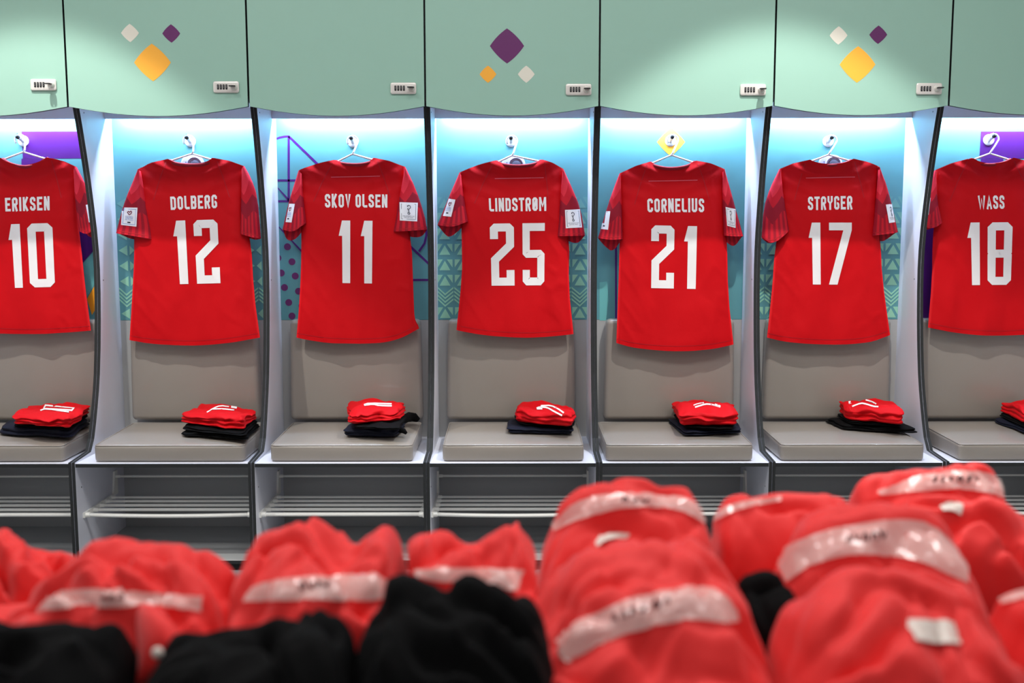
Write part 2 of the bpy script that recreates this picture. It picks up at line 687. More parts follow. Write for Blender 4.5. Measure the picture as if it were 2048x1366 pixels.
JN = ['10', '12', '11', '25', '21', '17', '18']
LOCK_PX = [(88, 170), (453, 174.5), (807, 177), (1157, 179.5), (1505.5, 180), (1857, 178), (2208, 176)]
PEG_PX = [((47, 282), (36, 269)), ((381, 283), (371.5, 272)), ((706, 284), (701, 273.5)), ((1022, 283), (1024.5, 277)),
          ((1341, 282), (1346, 277.5)), ((1656, 283), (1667, 275)), ((1977, 280), (1994, 271))]
EMB = {1: [('cream', 260, 66, 17.5), ('purple', 342.5, 67, 17.5), ('yellow', 305, 125, 36)],
       3: [('purple', 1014, 92, 33.5), ('yellow', 976, 148.5, 16.5), ('cream', 1052.5, 148.5, 16.5)],
       5: [('cream', 1677, 71, 17.5), ('purple', 1756.5, 69.5, 17.5), ('yellow', 1715, 129, 35)]}
BACKREST = {1: (262, 520), 2: (580, 846), 3: (893, 1152), 4: (1208, 1469), 5: (1527, 1780)}
CUSH = {1: (190, 490), 2: (541, 826), 3: (885, 1168), 4: (1212, 1507), 5: (1562, 1851)}
MURAL_WORD = ['violet bars', 'green triangles', 'violet outlines and dots', 'green triangles', 'a yellow diamond', 'green triangles', 'violet bars']
WORD = {'10': 'ten', '12': 'twelve', '11': 'eleven', '25': 'twenty-five', '21': 'twenty-one', '17': 'seventeen', '18': 'eighteen'}
hooks = []
stalls = []

for b in range(7):
    x0, x1 = XP[b] + 0.0008, XP[b + 1] - 0.0008
    t = 0.0124
    xa, xb = x0 + t, x1 - t
    xc = (x0 + x1) / 2
    LIM[:] = [xa + 0.0006, xb - 0.0006]
    em = {1: 'three diamonds on its mint door', 3: 'big purple diamond on its door', 5: 'white, purple and yellow diamonds above'}.get(b, 'plain mint door')
    root = thing('locker_stall', (xc, 0.28, 0), 'changing room stall where the number %s jersey hangs, %s' % (WORD[JN[b]], em), 'locker',
                 'locker stalls along the wall')
    stalls.append(root)
    sp1 = side_panel(x0, xa, root)
    sp2 = side_panel(xb, x1, root)
    for sp, x, d in ((sp1, xa, 1), (sp2, xb, -1)):
        for (yy, zz) in ((0.245, 1.855), (0.362, 1.165), (0.05, 0.34), (0.05, 0.075)):
            V, F = lathe((x - d * 0.0004, yy, zz), (d, 0, 0), [(0, 0.0035), (0.0012, 0.0035), (0.0018, 0.002)], 8)
            mk('screw_cap', V, F, M['screw'], sp)
    # boards
    k = MB(); k.box(xa, xb, 0.004, Y_K, Z_B - 0.018, Z_B - 0.003, 0, 1); k.build('bench_board', [M['white'], M['edge']], root)
    k = MB(); k.box(xa, xb, Y_K, Y_K + 0.02, 0.978, Z_U); k.build('mural_board', M['teal'], root)
    k = MB(); k.box(xa, xb, Y_K, Y_K + 0.02, Z_B - 0.003, 0.977); k.build('lower_back_board', M['grey_lam'], root)
    k = MB(); k.box(xa, xb, 0.49, 0.505, 0.044, Z_B - 0.018); k.build('base_back', M['base_grey'], root)
    k = MB(); k.box(xa, xb, 0.012, 0.49, 0.030, 0.044, 0, 1); k.build('base_floor', [M['base_grey'], M['edge']], root)
    k = MB(); k.box(xa, xb, 0.03, 0.045, 0.0, 0.030); k.build('plinth', M['edge'], root)
    k = MB(); k.box(xa, xb, 0.150, 0.555, Z_U, Z_U + 0.016); k.build('overhead_floor', M['white'], root)
    k = MB(); k.box(xa, xb, 0.150, 0.555, Z_T - 0.016, Z_T); k.build('overhead_top', M['white'], root)
    k = MB(); k.box(xa, xb, 0.535, 0.55, Z_U + 0.016, Z_T - 0.016); k.build('overhead_back', M['white'], root)
    k = MB(); k.box(xa, xb, 0.452, 0.464, 1.8535, Z_U); k.build('light_valance', M['white'], root)
    k = MB(); k.box(xa + 0.02, xb - 0.02, 0.474, 0.492, Z_U - 0.010, Z_U); k.build('led_strip', M['led'], root)
    lamp('led_strip_light', 'AREA', (xc, 0.484, Z_U - 0.013), 8.6, (0.58, 0.75, 1.0), (xc, 0.505, 1.0),
         shape='RECTANGLE', size=(xb - xa) * 0.9, size_y=0.012)
    # door with a curved lower edge
    dx0, dx1 = x0 + 0.0030, x1 - 0.0030
    n = 40
    V, F, m = [], [], []
    for y in (Y_D, Y_D + 0.018):
        for i in range(n + 1):
            u = i / n
            x = dx0 + (dx1 - dx0) * u
            V.append((x, y, Z_D - 0.037 * (4 * u * (1 - u)) ** 1.08))
        for i in range(n + 1):
            V.append((dx0 + (dx1 - dx0) * i / n, y, Z_T + 0.006))
    q = 2 * (n + 1)
    for i in range(n):
        F.append((i, i + 1, n + 1 + i + 1, n + 1 + i)); m.append(0)
        F.append((q + i, q + n + 1 + i, q + n + 2 + i, q + i + 1)); m.append(1)
        F.append((i, q + i, q + i + 1, i + 1)); m.append(1)
        F.append((n + 1 + i, n + 2 + i, q + n + 2 + i, q + n + 1 + i)); m.append(1)
    F.append((0, n + 1, q + n + 1, q)); m.append(1)
    F.append((n, q + n, q + 2 * n + 1, 2 * n + 1)); m.append(1)
    door = mk('locker_door', V, F, [M['mint'], M['edge']], root, False, m)
    for (mm, px, py, r) in EMB.get(b, []):
        cx_, cz_ = pxy(px, py, Y_D)
        V, F = flat_poly(diamond(cx_, cz_, r / 496), Y_D)
        mk('diamond_emblem', V, F, M[mm], door, False)
    # combination lock
    p = at(*LOCK_PX[b], y=Y_D)
    V, F = rounded_box(p.x - 0.051, p.x + 0.051, Y_D - 0.009, Y_D, p.z - 0.0225, p.z + 0.0225, (0.008, 0.003, 0.008), 8)
    lk = mk('combination_lock', V, F, M['steel'], root, auto=50)
    for i in range(4):
        cx_ = p.x - 0.031 + i * 0.0112
        V, F = rounded_box(cx_ - 0.0038, cx_ + 0.0038, Y_D - 0.0125, Y_D - 0.006, p.z - 0.010, p.z + 0.010, 0.002, 4)
        mk('dial', V, F, M['black'], lk)
        k = MB()
        for z in (-0.005, 0.001):
            k.box(cx_ - 0.0005, cx_ + 0.0005, Y_D - 0.0128, Y_D - 0.0124, p.z + z + 0.001, p.z + z + 0.003)
        k.build('dial_mark', M['plastic'], lk)
    kx = p.x + 0.032
    V, F = lathe((kx, Y_D - 0.008, p.z), (0, -1, 0), [(0, 0.014), (0.004, 0.014), (0.006, 0.0125), (0.012, 0.0105), (0.0125, 0.006)], 20)
    mk('lock_barrel', V, F, M['steel'], lk, auto=40)
    # key with a flat horizontal bow and a hole near its end
    yaw = [0.0, -0.15, 0.05, 0.12, 0.1, 0.15, 0.0][b]
    V, F = [], []
    nn = 20
    L = 0.028
    for zz in (-0.0013, 0.0013):
        for rr in (0, 1):
            for j in range(nn):
                a = 2 * math.pi * j / nn
                ca, sa = math.cos(a), math.sin(a)
                if rr == 0:
                    ux, uy = 0.0028 * ca, 0.011 + 0.0028 * sa
                else:
                    ux = 0.0135 * math.copysign(abs(ca) ** 0.55, ca)
                    uy = L / 2 * math.copysign(abs(sa) ** 0.55, sa)
                X = kx + ux * math.cos(yaw) - uy * math.sin(yaw)
                Y = Y_D - 0.022 - (L / 2 + uy) * math.cos(yaw)
                V.append((X, Y, p.z + zz))
    for s in (0, 2):
        for j in range(nn):
            a, c = s * nn + j, s * nn + (j + 1) % nn
            f = (a, a + nn, c + nn, c)
            F.append(f if s else f[::-1])
    for rr in (0, 1):
        for j in range(nn):
            a, c = rr * nn + j, rr * nn + (j + 1) % nn
            F.append((a, c, c + 2 * nn, a + 2 * nn) if rr else (a, a + 2 * nn, c + 2 * nn, c))
    kb = MB()
    kb.add(V, F)
    kb.box(kx - 0.004, kx + 0.004, Y_D - 0.028, Y_D - 0.018, p.z - 0.001, p.z + 0.001)
    kb.build('key', M['black'], lk)
    # upholstered backrest
    if b in BACKREST:
        ba, bb = at(BACKREST[b][0], 836, y=0.462).x, at(BACKREST[b][1], 836, y=0.462).x
    else:
        ba, bb = (xc - 0.29, xc + 0.29)

    def taper(p, c, mid=(ba + bb) / 2):
        k_ = 1 - 0.026 * max(0, (c[2] + 1) / 2)
        p.x = mid + (p.x - mid) * k_
        p.y -= 0.006 * (1 - c[0] ** 2) * (1 - c[2] ** 2) * (1 if c[1] < 0 else 0)
        return p
    V, F = rounded_box(ba, bb, 0.464, Y_K, 0.535, 0.985, (0.022, 0.02, 0.022), 12, taper)
    br = mk('backrest', V, F, M['leather'], root)
    k = MB()
    k.tube([(ba + 0.012, 0.475, 0.55), (ba + 0.020, 0.475, 0.955), (ba + 0.038, 0.475, 0.976), (bb - 0.038, 0.475, 0.976), (bb - 0.020, 0.475, 0.955), (bb - 0.012, 0.475, 0.55)], 0.0025, 6)
    k.build('piping', M['leather'], br, True)
    # shoe rack
    for x, d in ((xa, 1), (xb, -1)):
        k = MB()
        q0, q1 = min(x, x + d * 0.008), max(x, x + d * 0.008)
        prof = [(0.05, 0.211), (0.345, 0.211), (0.345, 0.222), (0.40, 0.222), (0.40, 0.326), (0.372, 0.326), (0.352, 0.232), (0.05, 0.232)]
        n = len(prof)
        V = [(xx, y, z) for xx in (q0, q1) for y, z in prof]
        F = [tuple(range(n)), tuple(range(n, 2 * n))[::-1]] + [((i + 1) % n, i, i + n, (i + 1) % n + n) for i in range(n)]
        mk('rack_bracket', V, F, M['tubewhite'], root, False)
    for i, (yy, zz, rr) in enumerate(((0.065, 0.221, 0.0082), (0.142, 0.22, 0.0066), (0.205, 0.221, 0.0062), (0.267, 0.222, 0.0058), (0.329, 0.222, 0.0054), (0.384, 0.302, 0.0052))):
        sag = 0.006 if (i == 0 and b in (1, 3)) else 0.0
        k = MB()
        k.tube([(xa + 0.006 + (xb - xa - 0.012) * u / 12, yy, zz - sag * 4 * (u / 12) * (1 - u / 12)) for u in range(13)], rr, 10)
        rail = k.build('rack_rail', M['tubewhite'], root, True, 60)
        for x, d in ((xa, 1), (xb, -1)):
            V, F = lathe((x + d * 0.006, yy, zz), (d, 0, 0), [(0, rr * 1.5), (0.018, rr * 1.35), (0.02, rr)], 12)
            mk('rail_socket', V, F, M['tubewhite'], rail, auto=50)
    # coat hook
    pb = at(*PEG_PX[b][0], y=Y_K)
    ax = Vector((0, -0.058, 0.014 if b != 3 else 0.012))
    V, F = lathe(pb, (0, -1, 0), [(0, 0.024), (0.003, 0.024), (0.005, 0.021), (0.006, 0.012)], 24)
    hk = mk('coat_hook', V, F, M['plastic'], root, auto=50)
    k = MB()
    k.add(*lathe(pb, ax, [(0.002, 0.011), (0.012, 0.0085), (ax.length - 0.012, 0.0078)], 16))
    k.build('hook_peg', M['steel'], hk, True, 60)
    V, F = lathe(pb + ax * (1 - 0.012 / ax.length), ax, [(0, 0.0082), (0.002, 0.009), (0.010, 0.009), (0.012, 0.007)], 16)
    mk('hook_cap', V, F, M['black'], hk, auto=50)
    k = MB()
    tip = pb + ax * (1 - 0.006 / ax.length)
    k.box(tip.x - 0.001, tip.x + 0.001, tip.y - 0.002, tip.y + 0.001, tip.z + 0.007, tip.z + 0.016)
    k.build('hook_pin', M['black'], hk)
    hooks.append((pb, ax))
    # mural prints
    if b in (1, 3, 5):
        kg = MB()
        pitch = 0.0685
        for side in (-1, 1):
            xe = xa if side < 0 else xb
            d = -side
            for col in range(3):
                xm = xe + d * (0.032 + col * 0.078)
                for row in range(0, 7):
                    z = 0.986 if row == 0 else 1.062 + row * pitch
                    hh = 0.042
                    if b == 1:
                        tri = [(xm - d * 0.026, z + hh / 2), (xm + d * 0.012, z - 0.002), (xm + d * 0.012, z + hh + 0.002)]
                    else:
                        tri = [(xm - 0.024, z), (xm + 0.024, z), (xm, z + hh)]
                    kg.add(*flat_poly(tri, Y_K))
                    for e in (-1, 1):
                        if b == 1:
                            if e == 1:
                                kg.add(*flat_poly([(xm + d * 0.022, z), (xm + d * 0.044, z + hh / 2), (xm + d * 0.022, z + hh)], Y_K))
                        else:
                            kg.add(*flat_poly([(xm + e * 0.009, z + hh + 0.006), (xm + e * 0.034, z + 0.012), (xm + e * 0.034, z + hh + 0.006)], Y_K))
                for ch in range(4):
                    z = 1.036 + ch * 0.017
                    xs = [min(max(xm + q, xa + 0.0006), xb - 0.0006) for q in (-0.037, 0, 0.037)]
                    kg.add(*flat_poly([(xs[0], z + 0.030), (xs[1], z), (xs[2], z + 0.030), (xs[2], z + 0.038), (xs[1], z + 0.008), (xs[0], z + 0.038)], Y_K))
        kg.v = [(min(max(v[0], xa + 0.0006), xb - 0.0006), v[1], v[2]) for v in kg.v]
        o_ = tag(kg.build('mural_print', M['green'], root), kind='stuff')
        # round fitting behind the hanger
        p = at({1: 386, 3: 1027, 5: 1660}[b], {1: 330, 3: 331, 5: 329}[b], y=Y_K)
        V, F = rounded_box(p.x - 0.052, p.x + 0.052, Y_K - 0.008, Y_K, p.z - 0.055, p.z + 0.042, (0.04, 0.004, 0.036), 10)
        so = mk('round_socket', V, F, M['lilac'], root, auto=50)
        V, F = lathe((p.x + 0.011, Y_K - 0.007, p.z + 0.001), (0, -1, 0), [(0, 0.034), (0.009, 0.034), (0.010, 0.031), (0.004, 0.029), (0.0035, 0.004)], 28)
        mk('socket_ring', V, F, M['lilac'], so, auto=40)
        V, F = lathe((p.x + 0.013, Y_K - 0.0108, p.z - 0.002), (0, -1, 0), [(0, 0.024), (0.004, 0.023), (0.006, 0.018)], 24)
        mk('socket_cover', V, F, M['mid_grey'], so, auto=40)
        V, F = lathe((p.x - 0.029, Y_K - 0.0078, p.z + 0.012), (0, -1, 0), [(0, 0.0022), (0.001, 0.0018)], 10)
        mk('socket_light', V, F, M['black'], so)
        V, F = lathe((p.x - 0.032, Y_K - 0.0078, p.z - 0.003), (0, -1, 0), [(0, 0.0065), (0.0008, 0.006)], 14)
        mk('socket_badge', V, F, M['patch_maroon'], so)
    elif b == 2:
        def line(pts, hw=2.2):
            k = MB()
            for q in stroke(pts, hw):
                k.add(*flat_poly([pxy(*v) for v in q], Y_K))
            k.build('mural_line', M['violet'], root)
        line([(553, 277.5), (560, 275), (568, 273.4), (579, 272.5)])
        line([(577.5, 273), (577.5, 403)])
        line([(578, 273), (640, 333)])
        line([(553, 361), (620, 361)])
        line([(553, 402.5), (578, 402.5)])
        line([(553, 376), (577, 400)])
        line([(556, 454), (626, 527)])
        line([(845, 440), (852, 455), (853, 470), (849, 487), (838, 503)])
        line([(800, 473), (860, 530)])
        line([(812, 560), (860, 560)])
        for (px, py) in ((575, 493.5), (584, 523.5), (556, 516), (562.5, 546), (590.5, 552), (569, 575), (597, 582.5), (577.5, 605), (584, 632), (556, 627), (604, 612), (612, 565)):
            c = at(px, py, y=Y_K)
            prt('mural_dot', [(min(max(c.x + 0.0155 * math.cos(a * math.pi / 9), LIM[0]), LIM[1]), c.z + 0.0155 * math.sin(a * math.pi / 9)) for a in range(18)], M['purple'], root)
    elif b == 4:
        c = pxy(1342, 284)
        prt('mural_diamond', diamond(c[0], c[1], 0.062, 6, 0.06), M['yellow'], root)
        for q in stroke([(1232, 470), (1232, 641)], 1.8):
            prt('mural_line', [pxy(*v) for v in q], M['violet'], root)
        prt('mural_shape', [pxy(1199, 565), pxy(1214, 563), pxy(1217, 600), pxy(1212, 641), pxy(1199, 641)], M['tealight'], root)
    else:
        xo = 0 if b == 0 else 1918.5
        A = lambda px, py: pxy(px + xo, py)
        zt, zb_ = A(43, 263)[1], A(43, 317)[1]
        prt('mural_shape', [(A(43, 263)[0], zb_), (LIM[1], zb_), (LIM[1], zt), (A(43, 263)[0], zt)][::-1], M['violet'], root)
        prt('mural_shape', [A(43, 317.5), A(88, 317.5), A(88, 439), A(43, 439)], M['violet'], root)
        za = A(0, 440)[1]
        prt('mural_shape', [(LIM[0], za), (LIM[0] + 0.12, za), (LIM[0] + 0.12, 0.98), (LIM[0], 0.98)], M['violet'], root)
        prt('mural_shape', [A(120, 440), A(195, 440), A(195, 492), A(166, 525), A(120, 545)], M['violet'], root)
        prt('mural_shape', [A(166, 527), A(196, 494), A(198, 552), A(173, 596)], M['tealight'], root)
        prt('mural_shape', [A(120, 548), A(165, 530), A(172, 598), A(175, 641), A(120, 641)], M['navyprint'], root)
        prt('mural_shape', [A(174, 598), A(198, 556), A(200, 604), A(184, 630)], M['orange'], root)

    # loose seat cushion
    if b in CUSH:
        ca, cb = at(CUSH[b][0], 922, z=Z_B).x, at(CUSH[b][1], 922, z=Z_B).x
    else:
        ca, cb = (xc - 0.297 + (0.012 if b == 0 else -0.012), xc + 0.297 + (0.0 if b == 0 else -0.01))
        if b == 0:
            cb = at(124, 925, z=Z_B).x
        else:
            ca = at(1912, 918, z=Z_B).x
    ct = thing('seat_cushion', ((ca + cb) / 2, 0.25, Z_B - 0.003), 'taupe vinyl seat cushion on the bench below the number %s jersey' % WORD[JN[b]], 'cushion', 'seat cushions on the benches')
    zb0 = Z_B - 0.003

    def crown(p, c):
        top = (c[2] + 1) / 2
        p.z += top * (0.006 * (c[1] + 1) + 0.006 * (1 - c[0] ** 4) * (1 - c[1] ** 4))
        # the back narrows slightly, sides sag a touch
        p.y += 0.004 * (1 - c[0] ** 2) * (-1 if c[1] < 0 else 0) * (1 - c[2] ** 2)
        return p
    V, F = rounded_box(ca, cb, 0.032, 0.462, zb0, 0.5165, (0.02, 0.018, 0.012), 14, crown)
    mk('pad', V, F, M['leather'], ct)
    k = MB()
    loop = []
    for (sx, sy, a0) in ((1, -1, -90), (1, 1, 0), (-1, 1, 90), (-1, -1, 180)):
        for s in range(5):
            a = math.radians(a0 + s * 22.5)
            px_ = ((ca + cb) / 2 + sx * ((cb - ca) / 2 - 0.02)) + 0.0165 * math.cos(a)
            py_ = (0.247 + sy * (0.215 - 0.018)) + 0.0155 * math.sin(a)
            loop.append((px_, py_, 0.5135 + 0.006 * ((py_ - 0.247) / 0.215 + 1)))
    k.tube(loop, 0.0022, 6, True)
    k.build('piping', M['leather'], ct, True)

# ------------------------------------------------------------------ jerseys and hangers


def resample(poly, n):
    P = [Vector((p[0], p[1])) for p in poly]
    d = [0]
    for i in range(1, len(P)):
        d.append(d[-1] + (P[i] - P[i - 1]).length)
    out = []
    for k in range(n + 1):
        s = d[-1] * k / n
        i = 1
        while i < len(P) - 1 and d[i] < s:
            i += 1
        t = (s - d[i - 1]) / max(1e-9, d[i] - d[i - 1])
        out.append(P[i - 1].lerp(P[i], min(1, max(0, t))))
    return out


def smooth_poly(poly, it=2):
    P = [Vector((p[0], p[1])) for p in poly]
    for _ in range(it):
        Q = [P[0]]
        for a, b_ in zip(P, P[1:]):
            Q += [a.lerp(b_, 0.25), a.lerp(b_, 0.75)]
        Q.append(P[-1])
        P = Q
    return [(p.x, p.y) for p in P]


def cloth_tube(name, L, R, BT, BB, FT, FB, yc, th, fold, mats, parent, ns=40, nt=50, uv=True):
    """flat garment tube: the near layer spans BT..BB between the side edges L and R, the far layer FT..FB"""
    Lr, Rr = resample(L, nt), resample(R, nt)
    V, F, UV = [], [], []

    def layer(T, B, sign):
        Tr, Br = resample(T, ns), resample(B, ns)
        tl, tr, bl, br_ = Tr[0], Tr[-1], Br[0], Br[-1]
        g = []
        for j in range(nt + 1):
            t = j / nt
            for i in range(ns + 1):
                s = i / ns
                p = Tr[i] * (1 - t) + Br[i] * t + Lr[j] * (1 - s) + Rr[j] * s - (tl * (1 - s) * (1 - t) + tr * s * (1 - t) + bl * (1 - s) * t + br_ * s * t)
                y0 = yc(t)
                q = at(p.x, p.y, y=y0)
                e = max(0.0, 1 - (2 * s - 1) ** 4)
                q.y += sign * th(t) * e ** 0.6
                if sign < 0:
                    q.y -= fold(q.x, q.z, s, t) * e ** 0.5
                g.append(q)
                UV.append((s, t))
        return g
    a = layer(BT, BB, -1)
    b_ = layer(FT, FB, 1)
    V = a + b_
    n = len(a)
    row = ns + 1
    for j in range(nt):
        for i in range(ns):
            k = j * row + i
            F.append((k, k + row, k + row + 1, k + 1))
            F.append((n + k, n + k + 1, n + k + row + 1, n + k + row))
        k = j * row
        F.append((k, n + k, n + k + row, k + row))
        k = j * row + ns
        F.append((k, k + row, n + k + row, n + k))
    return mk(name, V, F, mats, parent, True, None, UV)


TXT = {}


def text_shape(s):
    if s not in TXT:
        cu = bpy.data.curves.new('lettering', 'FONT')
        cu.body = s
        cu.align_x = 'CENTER'
        cu.align_y = 'CENTER'
        cu.resolution_u = 2
        o = bpy.data.objects.new('lettering', cu)
        COL.objects.link(o)
        dg = bpy.context.evaluated_depsgraph_get()
        me = o.evaluated_get(dg).to_mesh()
        TXT[s] = ([(v.co.x, v.co.y) for v in me.vertices], [tuple(p.vertices) for p in me.polygons])
        bpy.data.objects.remove(o)
        bpy.data.curves.remove(cu)
    return TXT[s]


def patch_print(kind, quad, bvh, sleeve, off=0.0026):
    """ink of a sleeve badge, in the badge's own unit square (u right, v down)"""
    def put(name, shapes, m, o=off):
        V, F = [], []
        for pts, fs in shapes:
            n = len(V)
            for (u, v) in pts:
                p = to_quad(quad, u, v)
                d = ray(*p).normalized()
                h, nn, _, _ = bvh.ray_cast(CAM, d)
                if h is None:
                    return
                if nn.dot(d) > 0:
                    nn = -nn
                V.append(h + nn * o)
            F += [tuple(i + n for i in f) for f in fs]
        mk(name, V, F, m, sleeve, False)

    def words(s, cu, cv, wd, ht):
        v, f = text_shape(s)
        x0, x1 = min(p[0] for p in v), max(p[0] for p in v)
        y0, y1 = min(p[1] for p in v), max(p[1] for p in v)
        return ([(cu + (p[0] - (x0 + x1) / 2) / (x1 - x0) * wd, cv - (p[1] - (y0 + y1) / 2) / (y1 - y0) * ht) for p in v], f)

    def strokes(paths, hw, closed=False):
        out = []
        for p in paths:
            for q in stroke(p, hw, closed):
                out.append((q, [(0, 3, 2, 1)]))
        return out
    fr = strokes([[(0.1, 0.09), (0.9, 0.09), (0.9, 0.91), (0.1, 0.91)]], 0.009, True)
    put('badge_frame', fr, M['patch_blue'] if kind == 'U' else M['patch_ink'])
    if kind == 'U':
        put('badge_emblem', strokes([[(0.42, 0.2), (0.36, 0.27), (0.44, 0.36), (0.5, 0.40)], [(0.5, 0.40), (0.60, 0.33), (0.64, 0.24), (0.57, 0.19), (0.5, 0.26), (0.42, 0.2)]], 0.024), M['patch_maroon'])
        put('badge_lettering', [words('FOOTBALL', 0.5, 0.49, 0.52, 0.05), words('UNITES', 0.5, 0.58, 0.5, 0.085), words('THE WORLD', 0.5, 0.68, 0.56, 0.05)], M['patch_blue'])
        put('badge_box', [([(0.4, 0.78), (0.6, 0.78), (0.6, 0.85), (0.4, 0.85)], [(0, 3, 2, 1)])], M['patch_ink'])
    else:
        put('badge_emblem', strokes([[(0.45, 0.24), (0.42, 0.19), (0.5, 0.15), (0.59, 0.2), (0.6, 0.28), (0.52, 0.36), (0.5, 0.44), (0.52, 0.52)],
                                     [(0.46, 0.54), (0.46, 0.62), (0.54, 0.64), (0.57, 0.58), (0.5, 0.52), (0.46, 0.54)], [(0.47, 0.30), (0.44, 0.35), (0.48, 0.42)]], 0.017), M['patch_ink'])
        put('badge_lettering', [words('FIFA WORLD CUP', 0.5, 0.74, 0.66, 0.05), words('QATAR 2022', 0.5, 0.82, 0.52, 0.05)], M['patch_ink'])


